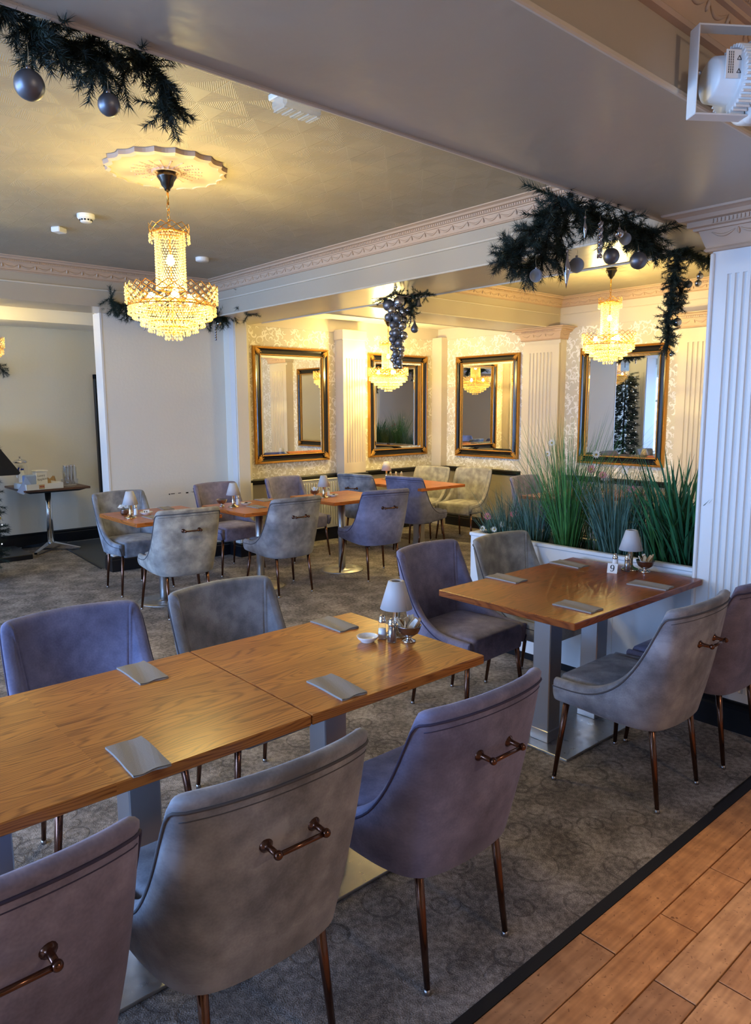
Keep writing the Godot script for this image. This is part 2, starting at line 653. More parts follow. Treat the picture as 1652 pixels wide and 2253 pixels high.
const CORNICE := [Vector2(0, -0.112), Vector2(0.016, -0.112), Vector2(0.021, -0.106), Vector2(0.016, -0.1), Vector2(0.018, -0.096), Vector2(0.034, -0.05), Vector2(0.045, -0.05), Vector2(0.047, -0.043), Vector2(0.06, -0.04), Vector2(0.06, -0.024), Vector2(0.078, -0.022), Vector2(0.086, -0.012), Vector2(0.1, -0.008), Vector2(0.115, -0.006), Vector2(0.118, 0.0)]
var swag_mesh: ArrayMesh
var drop_mesh: ArrayMesh

func make_swag(step: float):
	var st := S(true)
	var pts := []
	var rr := []
	for i in 9:
		var t := i / 8.0
		pts.append(Vector3(step * (0.08 + 0.84 * t), -0.008 - 0.02 * sin(t * PI), 0.001))
		rr.append(0.0022 + 0.0052 * sin(t * PI))
	tube(st, pts, rr, 6)
	st.generate_normals()
	swag_mesh = st.commit()
	st = S(true)
	tube(st, [Vector3(0, -0.001, 0.001), Vector3(0, -0.012, 0.003), Vector3(0.001, -0.026, 0.002), Vector3(0.002, -0.034, 0.001)], [0.002, 0.0065, 0.0072, 0.0015], 6)
	st.generate_normals()
	drop_mesh = st.commit()

# moulded cornice with dentils and plaster swags; top edge at height y
func cornice(parent, a: Vector3, b: Vector3, out: Vector3, m0: float, m1: float, scale := 1.0, trim_from := 0.0, trim_to := 999.0):
	var st := S()
	var prof := []
	for p in CORNICE: prof.append(p * scale)
	sweep(st, prof, a, b, out, m0, m1)
	struct("moulding", st, M.cornice_paint, parent)
	var d := (b - a).normalized()
	var L := (b - a).length()
	# dentil band
	st = S()
	var k := 0.02
	while k < L - 0.02:
		if k > trim_from and k < trim_to:
			var p := a + d * k + out * 0.0625 * scale + Vector3.UP * -0.032 * scale
			box(st, Vector3.ZERO, Vector3(0.009, 0.012 * scale, 0.006), 0.0, Transform3D(Basis(d, Vector3.UP, d.cross(Vector3.UP)), p))
		k += 0.018
	if k > 0.04:
		var o := struct("dentils", st, M.cornice_paint, parent)
		o.set_meta("kind", "stuff")
	var step := 0.13
	var n := int(L / step)
	step = L / n
	var tilt := atan2(0.016, 0.046)
	var x := Vector3.UP.cross(out)
	var up := (Vector3.UP + out * tan(tilt)).normalized()
	var bs := Basis(x, up, x.cross(up))
	for i in n + 1:
		var s := step * i
		if s < trim_from or s > trim_to: continue
		var base := a + d * s + out * 0.033 * scale + Vector3.UP * -0.053 * scale
		var org := base
		if x.dot(d) < 0.0: org = base + d * step
		if i < n:
			var o := put("swag", swag_mesh, M.cornice_paint, parent)
			o.transform = Transform3D(bs, org)
		if i > 0 and i < n:
			var o := put("swag_drop", drop_mesh, M.cornice_paint, parent)
			o.transform = Transform3D(bs, base)

func skirting(called: String, a: Vector3, b: Vector3, out: Vector3, m0 := 0.0, m1 := 0.0):
	var st := S()
	sweep(st, [Vector2(0.022, 0), Vector2(0.022, 0.115), Vector2(0.016, 0.125), Vector2(0.018, 0.14), Vector2(0.008, 0.152), Vector2(0, 0.155)], a, b, out, m0, m1)
	struct(called, st, M.black_gloss)

# fluted face: grooves cut in a flat board. Width runs along x, face looks along +z of xf
func fluted(parent, w: float, y0: float, y1: float, f0: float, f1: float, n: int, pitch: float, start: float, gw: float, xf: Transform3D, m: Material, depth := 0.03):
	var st := S()
	var xs := []   # profile (x, z)
	for i in n:
		var c := start + pitch * i
		xs.append([c - gw / 2, 0.0])
		for k in range(1, 6):
			var a := PI * k / 6.0
			xs.append([c - cos(a) * gw / 2, -sin(a) * gw * 0.55])
		xs.append([c + gw / 2, 0.0])
	var all := [[0.0, 0.0]] + xs + [[w, 0.0]]
	for i in all.size() - 1:
		face(st, [Vector3(all[i][0], f0, all[i][1]), Vector3(all[i + 1][0], f0, all[i + 1][1]), Vector3(all[i + 1][0], f1, all[i + 1][1]), Vector3(all[i][0], f1, all[i][1])], Vector3(0, 0, 1), xf)
	for i in n:   # round ends of the grooves
		var g := []
		for k in 7: g.append(xs[i * 7 + k])
		for e in [[f0, 1.0], [f1, -1.0]]:
			for k in 6:
				var p: Array = g[k]
				var q: Array = g[k + 1]
				face(st, [Vector3(p[0], e[0], p[1]), Vector3(q[0], e[0], q[1]), Vector3(q[0], e[0], 0), Vector3(p[0], e[0], 0)], Vector3(0, e[1], 0.01), xf)
	for e in [[y0, f0], [f1, y1]]:
		if e[1] - e[0] > 0.001:
			face(st, [Vector3(0, e[0], 0), Vector3(w, e[0], 0), Vector3(w, e[1], 0), Vector3(0, e[1], 0)], Vector3(0, 0, 1), xf)
	face(st, [Vector3(0, y0, 0), Vector3(0, y1, 0), Vector3(0, y1, -depth), Vector3(0, y0, -depth)], Vector3(-1, 0, 0), xf)
	face(st, [Vector3(w, y0, 0), Vector3(w, y1, 0), Vector3(w, y1, -depth), Vector3(w, y0, -depth)], Vector3(1, 0, 0), xf)
	return struct("fluted_face", st, m, parent)

func face_x(z0: float, x: float) -> Transform3D:   # looks along -X, width runs along +Z
	return Transform3D(Basis(Vector3(0, 0, 1), Vector3.UP, Vector3(-1, 0, 0)), Vector3(x, 0, z0))

func face_z(x0: float, z: float) -> Transform3D:   # looks along +Z, width runs along +X
	return Transform3D(Basis(), Vector3(x0, 0, z))

func build_room():
	# floors
	var st := S()
	bx(st, Vector3(-3.5, -0.1, -9.35), Vector3(2.87, 0.0, -1.162))
	bx(st, Vector3(2.87, -0.1, -9.35), Vector3(7.6, 0.0, -1.178))
	struct("floor", st, M.carpet)
	st = S()
	bx(st, Vector3(-3.5, -0.1, -1.18), Vector3(7.6, -0.004, -1.1))
	solid(st, [Vector2(0, 0), Vector2(0.036, 0), Vector2(0.036, 0.002), Vector2(0.0, 0.004)], Vector3(-3.5, 0.0, -1.164), Vector3(3.6, 0.0, -1.164), Vector3(0, 0, 1))
	struct("trim_1", st, M.black_matt)
	var fl := node("floor")
	st = S()
	bx(st, Vector3(-3.5, -0.1, -1.13), Vector3(6.3, -0.014, 4.2))
	struct("subfloor", st, M.black_matt, fl)
	rng.seed = 11
	var z := -1.13
	var row := 0
	while z < 1.6:
		var x := -1.2
		var marks := []
		if row == 0: marks = [-0.1, 0.84, 1.84, 3.2, 4.3, 5.4, 6.2]
		elif row == 1: marks = [0.2, 1.2, 2.11, 2.467, 3.5, 4.6, 6.2]
		elif row == 2: marks = [-0.2, 0.9, 1.833, 2.95, 4.0, 5.1, 6.2]
		else:
			var q := -1.2 + rng.randf_range(0.3, 1.0)
			while q < 6.0:
				marks.append(q)
				q += rng.randf_range(0.45, 1.25)
			marks.append(6.2)
		for e in marks:
			st = S()
			var g := 0.0022
			var lift := rng.randf_range(-0.0006, 0.0006)
			box(st, Vector3((x + e) / 2, -0.007 + lift, z + 0.0618), Vector3(e - x - g * 2, 0.014, 0.1236 - g * 2), 0.0016)
			struct("plank", st, M["maple_%d" % rng.randi_range(0, 3)], fl)
			x = e
		z += 0.1236
		row += 1
	wallbox("floor", Vector3(-3.5, -0.1, 1.6), Vector3(6.3, 0.0, 4.2), M.maple_1)
	wallbox("floor", Vector3(-3.5, -0.1, -1.13), Vector3(-1.2, 0.0, 1.65), M.maple_1)
	# the dark mat in the passage
	st = S()
	face(st, [Vector3(2.72, 0.004, -7.35), Vector3(2.86, 0.004, -9.1), Vector3(4.2, 0.004, -9.1), Vector3(4.2, 0.004, -7.3)], Vector3.UP)
	struct("floor", st, M.dark_carpet)
	st = S()
	tube(st, [Vector3(2.72, 0.004, -7.35), Vector3(2.86, 0.004, -9.1)], 0.008, 6)
	struct("trim_2", st, M.black_matt)
	# ceilings
	wallbox("ceiling", Vector3(-3.5, YC, -7.2), Vector3(3.9, 3.0, -1.2), M.ceiling_paper)
	wallbox("ceiling", Vector3(4.3, YC, -5.3), Vector3(7.6, 3.0, -1.6), M.ceiling_paper)
	wallbox("ceiling", Vector3(4.3, 2.68, -7.28), Vector3(7.6, 2.8, -5.6), M.wall_paint)
	wallbox("ceiling", Vector3(-3.5, YC, -1.3), Vector3(6.3, 3.0, 4.2), M.ceiling_paper)
	wallbox("ceiling", Vector3(-3.5, YC, -9.35), Vector3(4.4, 3.0, -7.0), M.wall_paint)
	# beams, each with a bead along its lower edges
	wallbox("beam", Vector3(-3.5, YB, -1.88), Vector3(7.6, 3.0, -1.13), M.beam_gloss)
	wallbox("beam", Vector3(3.77, YB, -7.28), Vector3(4.43, 3.0, -1.88), M.beam_gloss)
	wallbox("beam", Vector3(-3.5, YB, -7.2), Vector3(3.77, 3.0, -6.72), M.beam_gloss)
	wallbox("beam", Vector3(4.43, YB, -5.77), Vector3(7.5, 3.0, -5.14), M.beam_gloss)
	wallbox("beam", Vector3(4.43, YB, -2.11), Vector3(7.5, 3.0, -1.88), M.beam_gloss)
	wallbox("beam", Vector3(-3.5, YB, -8.85), Vector3(4.4, 3.0, -8.25), M.wall_paint)
	st = S()
	for e in [[Vector3(-3.5, YB, -1.886), Vector3(3.77, YB, -1.886)], [Vector3(-3.5, YB, -1.124), Vector3(3.55, YB, -1.124)]]:
		box(st, (e[0] + e[1]) / 2 + Vector3(0, -0.001, 0), Vector3((e[1] - e[0]).x, 0.018, 0.014), 0.004)
	for x in [3.764, 4.436]:
		box(st, Vector3(x, YB - 0.001, -4.4), Vector3(0.014, 0.014, 4.96), 0.004)
	box(st, Vector3(5.9, YB - 0.001, -2.116), Vector3(2.95, 0.014, 0.014), 0.004)
	for zz in [-5.135, -5.775]:
		box(st, Vector3(5.9, YB - 0.001, zz), Vector3(2.95, 0.012, 0.012), 0.003)
	# flat strip part way up the faces of the trays
	box(st, Vector3(3.762, 2.688, -4.3), Vector3(0.02, 0.014, 4.8), 0.004)
	box(st, Vector3(0.1, 2.688, -6.712), Vector3(7.3, 0.014, 0.02), 0.004)
	box(st, Vector3(5.9, 2.688, -5.132), Vector3(3.0, 0.012, 0.018), 0.004)
	box(st, Vector3(7.442, 2.688, -3.6), Vector3(0.018, 0.012, 3.0), 0.004)
	struct("trim_3", st, M.trim_paint)
	# cornices
	make_swag(0.13)
	var cn := node("trim")
	cornice(cn, Vector3(3.77, YC, -1.88), Vector3(3.77, YC, -6.72), Vector3(-1, 0, 0), 1, 1)
	cornice(cn, Vector3(-3.4, YC, -6.72), Vector3(3.77, YC, -6.72), Vector3(0, 0, 1), 0, 1, 1.0, 4.6)
	cornice(cn, Vector3(4.43, YC, -5.14), Vector3(XE, YC, -5.14), Vector3(0, 0, 1), 1, 1)
	cornice(cn, Vector3(XE, YC, -2.11), Vector3(XE, YC, -5.14), Vector3(-1, 0, 0), 1, 1)
	cornice(cn, Vector3(-3.4, YC, -1.13), Vector3(6.2, YC, -1.13), Vector3(0, 0, 1), 0, 0, 1.5, 4.9, 6.4)
	st = S()
	var prof := []
	for p in CORNICE: prof.append(p)
	sweep(st, prof, Vector3(4.43, YC, -2.11), Vector3(4.43, YC, -5.14), Vector3(1, 0, 0), 1, 1)
	sweep(st, prof, Vector3(4.43, YC, -2.11), Vector3(XE, YC, -2.11), Vector3(0, 0, -1), 1, 1)
	sweep(st, prof, Vector3(-3.4, YC, -1.88), Vector3(3.77, YC, -1.88), Vector3(0, 0, -1), 0, 1)
	struct("moulding", st, M.cornice_paint, cn)
	# north wall: plain panel, pier, papered bay
	wallbox("wall_north", Vector3(2.78, 0, -7.29), Vector3(4.2, YB + 0.02, ZN), M.wall_paint)
	wallbox("trim_4", Vector3(2.765, 0.0, -7.295), Vector3(2.785, YB, -7.125), M.white_gloss)
	wallbox("pillar", Vector3(4.105, 0, -7.29), Vector3(4.25, YB + 0.02, -6.89), M.wall_paint, null, 0.004)
	wallbox("trim_5", Vector3(4.096, 0.0, -7.0), Vector3(4.107, YB, -6.9), M.white_gloss)
	wallbox("wall_north", Vector3(-3.5, 0, -7.29), Vector3(-1.0, YB + 0.02, ZN), M.wall_paint)
	var wn := node("wall_north")
	wallbox("wallpaper", Vector3(4.2, 0.79, -7.28), Vector3(7.6, 2.56, ZN), M.damask, wn)
	wallbox("dado_panel", Vector3(4.2, 0, -7.28), Vector3(7.6, 0.79, ZN), M.dado_paint, wn)
	wallbox("bulkhead", Vector3(4.2, 2.535, -7.28), Vector3(7.6, 2.75, -7.115), M.trim_paint, wn)
	var we := node("wall_east")
	wallbox("wallpaper", Vector3(XE, 0.79, -7.28), Vector3(7.6, 2.56, -1.6), M.damask, we)
	wallbox("dado_panel", Vector3(XE, 0, -7.28), Vector3(7.6, 0.79, -1.6), M.dado_paint, we)
	wallbox("bulkhead", Vector3(XE - 0.012, 2.535, -7.28), Vector3(7.6, 3.0, -1.6), M.trim_paint, we)
	st = S()
	var rail := [Vector2(0, 0.755), Vector2(0.012, 0.757), Vector2(0.02, 0.775), Vector2(0.034, 0.79), Vector2(0.038, 0.806), Vector2(0.026, 0.818), Vector2(0, 0.82)]
	sweep(st, rail, Vector3(4.25, 0, ZN), Vector3(5.64, 0, ZN), Vector3(0, 0, 1))
	sweep(st, rail, Vector3(5.99, 0, ZN), Vector3(7.33, 0, ZN), Vector3(0, 0, 1))
	sweep(st, rail, Vector3(XE, 0, -6.9), Vector3(XE, 0, -5.6), Vector3(-1, 0, 0))
	sweep(st, rail, Vector3(XE, 0, -5.05), Vector3(XE, 0, -3.6), Vector3(-1, 0, 0))
	sweep(st, rail, Vector3(5.63, 0, -6.97), Vector3(6.0, 0, -6.97), Vector3(0, 0, 1))
	sweep(st, rail, Vector3(5.64, 0, ZN), Vector3(5.64, 0, -6.97), Vector3(-1, 0, 0))
	sweep(st, rail, Vector3(7.33, 0, ZN), Vector3(7.33, 0, -6.95), Vector3(-1, 0, 0))
	sweep(st, rail, Vector3(7.33, 0, -6.95), Vector3(XE, 0, -6.95), Vector3(0, 0, 1))
	struct("trim_6", st, M.black_gloss)
	# pilasters of the bay
	var p1 := node("pillar")
	wallbox("shaft", Vector3(5.64, 0, -7.13), Vector3(5.99, 2.56, -7.0), M.trim_paint, p1)
	fluted(p1, 0.35, 0.0, 2.5, 0.95, 2.22, 7, 0.04, 0.055, 0.02, face_z(5.64, -6.975), M.trim_paint)
	wallbox("cap", Vector3(5.62, 2.44, -7.13), Vector3(6.01, 2.56, -6.955), M.trim_paint, p1, 0.006)
	wallbox("pillar", Vector3(7.33, 0, -7.13), Vector3(7.5, 2.56, -6.945), M.trim_paint, null, 0.004)
	for q in [[-5.56, 0.51], [-3.62, 0.5]]:
		var p2 := node("pillar")
		wallbox("shaft", Vector3(7.33, 0, q[0]), Vector3(7.5, 2.56, q[0] + q[1]), M.trim_paint, p2)
		fluted(p2, q[1], 0.0, 2.36, 0.2, 2.26, 7, 0.05, 0.105, 0.024, face_x(q[0], 7.305), M.trim_paint)
		var top := Vector3(7.305, YB, 0)
		cornice(p2, Vector3(7.305, YB, q[0] + q[1]), Vector3(7.305, YB, q[0]), Vector3(-1, 0, 0), -1, -1, 1.25)
		cornice(p2, Vector3(7.305, YB, q[0] + q[1]), Vector3(7.5, YB, q[0] + q[1]), Vector3(0, 0, 1), -1, 0, 1.25)
		st = S()
		var pr := []
		for p in CORNICE: pr.append(p * 1.25)
		sweep(st, pr, Vector3(7.305, YB, q[0]), Vector3(7.5, YB, q[0]), Vector3(0, 0, -1), -1, 0)
		bx(st, Vector3(7.305, YB - 0.14, q[0]), Vector3(7.5, YB + 0.01, q[0] + q[1]))
		struct("capital_core", st, M.trim_paint, p2)
	# the big pillar by the planter, fluted on the side that looks west
	var pb := node("pillar")
	wallbox("shaft", Vector3(3.69, 0, -1.668), Vector3(4.43, 2.56, -0.86), M.wall_paint, pb)
	fluted(pb, 0.808, 0.0, 2.42, 0.2, 2.255, 18, 0.036, 0.086, 0.021, face_x(-1.668, 3.665), M.white_gloss)
	cornice(pb, Vector3(3.665, YB, -0.86), Vector3(3.665, YB, -1.668), Vector3(-1, 0, 0), -1, -1, 1.55)
	st = S()
	var pr2 := []
	for p in CORNICE: pr2.append(p * 1.55)
	sweep(st, pr2, Vector3(3.665, YB, -1.668), Vector3(4.43, YB, -1.668), Vector3(0, 0, -1), -1, 0)
	sweep(st, pr2, Vector3(3.665, YB, -0.86), Vector3(4.43, YB, -0.86), Vector3(0, 0, 1), -1, 0)
	struct("capital_sides", st, M.cornice_paint, pb)
	wallbox("edge_bead", Vector3(3.652, 0.0, -1.676), Vector3(3.674, 2.36, -1.656), M.white_gloss, pb, 0.005)
	skirting("baseboard_pillar", Vector3(3.665, 0, -0.85), Vector3(3.665, 0, -1.668), Vector3(-1, 0, 0), 0, -1)
	# skirtings
	skirting("baseboard_north", Vector3(2.765, 0, ZN), Vector3(4.105, 0, ZN), Vector3(0, 0, 1), -1, 0)
	skirting("baseboard_north", Vector3(2.765, 0, -7.29), Vector3(2.765, 0, ZN), Vector3(-1, 0, 0), 0, -1)
	skirting("baseboard_north", Vector3(4.25, 0, ZN), Vector3(7.4, 0, ZN), Vector3(0, 0, 1))
	skirting("baseboard_north", Vector3(4.105, 0, -7.1), Vector3(4.105, 0, -6.89), Vector3(-1, 0, 0), 0, -1)
	skirting("baseboard_north", Vector3(4.105, 0, -6.89), Vector3(4.25, 0, -6.89), Vector3(0, 0, 1), -1, -1)
	skirting("baseboard_east", Vector3(XE, 0, -7.1), Vector3(XE, 0, -1.75), Vector3(-1, 0, 0))
	skirting("baseboard_passage", Vector3(-3.4, 0, -9.2), Vector3(3.42, 0, -9.2), Vector3(0, 0, 1))
	# other walls that close the place
	wallbox("wall_passage", Vector3(-3.5, 0, -9.35), Vector3(4.4, 3.0, -9.2), M.wall_paint)
	wallbox("wall_passage", Vector3(4.25, 0, -9.35), Vector3(4.4, 3.0, -7.1), M.wall_paint)
	wallbox("wall_alcove", Vector3(4.4, 0, -1.75), Vector3(7.6, 2.9, -1.6), M.wall_paint)
	wallbox("wall_south", Vector3(-3.5, 0, 4.05), Vector3(6.3, 3.0, 4.2), M.wall_paint)
	wallbox("wall_east", Vector3(6.15, 0, -1.6), Vector3(6.3, 3.0, 4.2), M.wall_paint)
	# west wall: piers and strips round the windows
	var ww := node("wall_west")
	var holes := [[-8.85, -7.55], [-6.55, -5.05], [-4.45, -2.95], [-2.35, -0.85]]
	var zz := -9.35
	for hh in holes:
		wallbox("pier", Vector3(-3.5, 0, zz), Vector3(-3.35, 3.0, hh[0]), M.wall_paint, ww)
		wallbox("sill_wall", Vector3(-3.5, 0, hh[0]), Vector3(-3.35, 0.47, hh[1]), M.wall_paint, ww)
		wallbox("head_wall", Vector3(-3.5, 2.37, hh[0]), Vector3(-3.35, 3.0, hh[1]), M.wall_paint, ww)
		zz = hh[1]
	wallbox("pier", Vector3(-3.5, 0, zz), Vector3(-3.35, 3.0, 4.2), M.wall_paint, ww)
	var k := 0
	for hh in holes:
		k += 1
		var wd := node("window_%d" % k)
		st = S()
		for q in [hh[0] + 0.03, (hh[0] + hh[1]) / 2, hh[1] - 0.03]:
			bx(st, Vector3(-3.46, 0.47, q - 0.03), Vector3(-3.4, 2.37, q + 0.03))
		for q in [0.5, 1.75, 2.34]:
			bx(st, Vector3(-3.455, q - 0.03, hh[0]), Vector3(-3.405, q + 0.03, hh[1]))
		struct("window_frame", st, M.white_gloss, wd)
		st = S()
		bx(st, Vector3(-3.36, 0.44, hh[0] - 0.05), Vector3(-3.25, 0.47, hh[1] + 0.05), 0.006)
		struct("window_sill", st, M.white_gloss, wd)
		for q in [[hh[0], (hh[0] + hh[1]) / 2], [(hh[0] + hh[1]) / 2, hh[1]]]:
			for v in [[0.5, 1.75], [1.75, 2.34]]:
				st = S()
				face(st, [Vector3(-3.43, v[0], q[0]), Vector3(-3.43, v[0], q[1]), Vector3(-3.43, v[1], q[1]), Vector3(-3.43, v[1], q[0])], Vector3(1, 0, 0))
				struct("pane", st, M.window_glass, wd)
	# dark door frame at the end of the passage
	var dn := node("door_1")
	st = S()
	bx(st, Vector3(3.44, 0, -9.2), Vector3(3.5, 2.05, -9.14), 0.004)
	bx(st, Vector3(4.2, 0, -9.2), Vector3(4.25, 2.05, -9.14), 0.004)
	bx(st, Vector3(3.44, 1.99, -9.2), Vector3(4.25, 2.05, -9.14), 0.004)
	struct("door_frame", st, M.black_gloss, dn)
	wallbox("door_leaf", Vector3(3.5, 0.01, -9.19), Vector3(4.2, 1.99, -9.16), M.white_gloss, dn)
	# scuff marks on the plain panel
	st = S()
	rng.seed = 8
	for i in 9:
		var x := 3.36 + rng.randf() * 0.36
		bx(st, Vector3(x, 0.728 + rng.randf() * 0.012, ZN), Vector3(x + rng.randf_range(0.008, 0.05), 0.742, ZN + 0.0015))
	struct("scuff", st, M.ink, get_node("wall_north"))

# ------------------------------------------------------------------ chairs
var chair_mesh := {}

func curve_at(a: Array, t: float) -> Vector3:
	var n := a.size()
	var i := clampi(int(floor(t)), 0, n - 2)
	var f := t - i
	var p0: Vector3 = a[maxi(i - 1, 0)]
	var p1: Vector3 = a[i]
	var p2: Vector3 = a[i + 1]
	var p3: Vector3 = a[mini(i + 2, n - 1)]
	return p1.cubic_interpolate(p2, p0, p3, f)

func make_chair_meshes():
	# half rims from the front corner round to the middle of the back: upper edge and lower edge
	var T := [Vector3(-0.262, 0.466, 0.236), Vector3(-0.266, 0.468, 0.14), Vector3(-0.268, 0.478, 0.06), Vector3(-0.268, 0.505, -0.01), Vector3(-0.267, 0.556, -0.08), Vector3(-0.266, 0.63, -0.138), Vector3(-0.264, 0.715, -0.184), Vector3(-0.262, 0.80, -0.222), Vector3(-0.257, 0.858, -0.25), Vector3(-0.235, 0.869, -0.281), Vector3(-0.17, 0.872, -0.304), Vector3(-0.085, 0.874, -0.319), Vector3(0, 0.875, -0.324)]
	var B := [Vector3(-0.254, 0.365, 0.232), Vector3(-0.256, 0.363, 0.15), Vector3(-0.255, 0.36, 0.08), Vector3(-0.252, 0.356, 0.02), Vector3(-0.247, 0.352, -0.03), Vector3(-0.241, 0.349, -0.075), Vector3(-0.232, 0.347, -0.115), Vector3(-0.22, 0.345, -0.15), Vector3(-0.202, 0.343, -0.178), Vector3(-0.176, 0.341, -0.2), Vector3(-0.13, 0.339, -0.215), Vector3(-0.065, 0.338, -0.223), Vector3(0, 0.338, -0.226)]
	for a in [T, B]:
		for i in range(a.size() - 2, -1, -1):
			a.append(a[i] * Vector3(-1, 1, 1))
	var N := 72
	var cols := []
	var seam := []
	var seam2 := []
	for c in N + 1:
		var t := float(c) / N * (T.size() - 1)
		var p := curve_at(T, t)
		var q := curve_at(B, t)
		var tn := curve_at(T, minf(t + 0.05, T.size() - 1.0)) - curve_at(T, maxf(t - 0.05, 0.0))
		var bn := curve_at(B, minf(t + 0.05, T.size() - 1.0)) - curve_at(B, maxf(t - 0.05, 0.0))
		tn.y = 0
		bn.y = 0
		var n1 := Vector3.UP.cross(tn.normalized())   # outward
		var n0 := Vector3.UP.cross(bn.normalized())
		n1 = (n1 + Vector3(0, 0, 0)).normalized()
		var h := p.y - q.y
		var th := 0.042
		var col := []
		col.append(q - n0 * 0.04 + Vector3(0, 0.002, 0))
		col.append(q - n0 * 0.016 - Vector3(0, 0.004, 0))
		var rows := 9
		for k in rows + 1:
			var w := float(k) / rows
			var y := lerpf(q.y + 0.008, p.y - th * 0.5, w)
			var s := (y - q.y) / h
			var b := q.lerp(p, s)
			b.y = y
			col.append(b + n0.lerp(n1, w).normalized() * (0.008 * sin(PI * w)))
		var rim := p - n1 * th * 0.5 - Vector3(0, th * 0.5, 0)
		for k in range(1, 6):
			var a := PI * k / 6.0
			col.append(rim + n1 * cos(a) * th * 0.5 + Vector3.UP * sin(a) * th * 0.5)
		for k in 6:
			var w := 1.0 - k / 5.0
			var y := lerpf(0.39, p.y - th * 0.5, w)
			var b := q.lerp(p, clampf((y - q.y) / h, 0, 1))
			b.y = y
			col.append(b - n1 * th)
		cols.append(col)
		var sp := q.lerp(p, 1.0 - 0.034 / h)
		sp.y = p.y - 0.034
		seam.append(sp + n1 * 0.0025)
		sp = q.lerp(p, 1.0 - 0.056 / h)
		sp.y = p.y - 0.056
		seam2.append(sp + n1 * 0.002)
	var st := S(true)
	for c in N:
		for k in cols[c].size() - 1:
			quad(st, cols[c + 1][k], cols[c][k], cols[c][k + 1], cols[c + 1][k + 1])
	for e in [0, N]:   # close the two front ends
		var col: Array = cols[e]
		var m := col.size()
		for k in m / 2:
			var a = [col[k], col[k + 1], col[m - 2 - k], col[m - 1 - k]]
			if k + 1 <= m - 2 - k:
				face(st, a, Vector3(0, 0, 1))
	st.generate_normals()
	chair_mesh.shell = st.commit()
	st = S(true)
	tube(st, [cols[0][1] + Vector3(0, 0.002, 0.002)] + [seam[0] + Vector3(-0.001, 0, 0.003)] + seam.slice(2, N - 1) + [seam[N] + Vector3(0.001, 0, 0.003), cols[N][1] + Vector3(0, 0.002, 0.002)], 0.0036, 6)
	st.generate_normals()
	chair_mesh.piping = st.commit()
	st = S(true)
	tube(st, seam2.slice(26, 47), 0.0016, 5)
	st.generate_normals()
	chair_mesh.stitch = st.commit()
	# seat cushion: rounded outline, crowned top
	var outline := []
	var corners := [[Vector2(0.212, 0.235), 0.022, 0.0], [Vector2(-0.212, 0.235), 0.022, 0.5], [Vector2(-0.205, -0.2), 0.06, 1.0], [Vector2(0.205, -0.2), 0.06, 1.5]]
	for cn in corners:
		for k in 6:
			var a: float = PI * (cn[2] + 0.1 * k)
			var cc: Vector2 = cn[0] - Vector2(signf(cn[0].x), signf(cn[0].y)) * cn[1]
			outline.append(cc + Vector2(cos(a), sin(a)) * cn[1])
	st = S(true)
	var lv := [[0.34, 0.95], [0.345, 0.99], [0.36, 1.0], [0.43, 1.005], [0.455, 0.995], [0.468, 0.97], [0.474, 0.92], [0.48, 0.7], [0.484, 0.35], [0.485, 0.0]]
	for k in lv.size() - 1:
		for i in outline.size():
			var j := (i + 1) % outline.size()
			var A: Vector2 = outline[i]
			var C: Vector2 = outline[j]
			var cz := 0.02
			var f := func(v: Vector2, l): return Vector3(v.x * l[1], l[0], (v.y - cz) * l[1] + cz + 0.006)
			face(st, [f.call(A, lv[k]), f.call(C, lv[k]), f.call(C, lv[k + 1]), f.call(A, lv[k + 1])] if lv[k + 1][1] > 0 else [f.call(A, lv[k]), f.call(C, lv[k]), f.call(C, lv[k + 1])], Vector3(A.x + C.x, (0.6 if k > 3 else -0.02 if k < 2 else 0.0), A.y + C.y - 2 * cz) + Vector3(0, 2.0 if k > 5 else 0.0, 0))
	var bot := []
	for v in outline: bot.append(Vector3(v.x * 0.95, 0.34, (v.y - 0.02) * 0.95 + 0.026))
	face(st, bot, Vector3.DOWN)
	st.generate_normals()
	chair_mesh.seat = st.commit()
	# legs: tapered tube with a glide
	for f in [["front", Vector3(0.214, 0.37, 0.195), Vector3(0.252, 0.012, 0.224)], ["rear", Vector3(0.162, 0.37, -0.165), Vector3(0.172, 0.012, -0.214)]]:
		for s in [-1, 1]:
			st = S(true)
			var a: Vector3 = f[1] * Vector3(s, 1, 1)
			var b: Vector3 = f[2] * Vector3(s, 1, 1)
			tube(st, [a, a.lerp(b, 0.5), b], [0.0145, 0.012, 0.0088], 12)
			st.generate_normals()
			chair_mesh["%s%d" % [f[0], s]] = st.commit()
			st = S(true)
			var e := Vector3(b.x + (b.x - a.x) * 0.03, 0, b.z)
			lathe(st, [[0.0, 0.0], [0.0105, 0.0], [0.0115, 0.004], [0.0105, 0.009], [0.0085, 0.016], [0.0, 0.016]], 12, Transform3D(Basis(), e))
			st.generate_normals()
			chair_mesh["glide_%s%d" % [f[0], s]] = st.commit()
	# pull handle on the back
	st = S(true)
	var hy := 0.705
	var hz := -0.294
	for s in [-1, 1]:
		var o := Vector3(0.062 * s, hy, hz)
		lathe(st, [[0.0, -0.006], [0.0165, -0.004], [0.0165, 0.004], [0.011, 0.009], [0.0072, 0.016], [0.0068, 0.048], [0.0, 0.048]], 14, Transform3D(Basis(Vector3(1, 0, 0), Vector3(0, 0, -1), Vector3(0, 1, 0)), o))
		ball(st, o + Vector3(0, 0, -0.05), 0.0105, 14, 10)
	tube(st, [Vector3(-0.062, hy, hz - 0.05), Vector3(0.062, hy, hz - 0.05)], 0.0058, 12)
	st.generate_normals()
	chair_mesh.handle = st.commit()

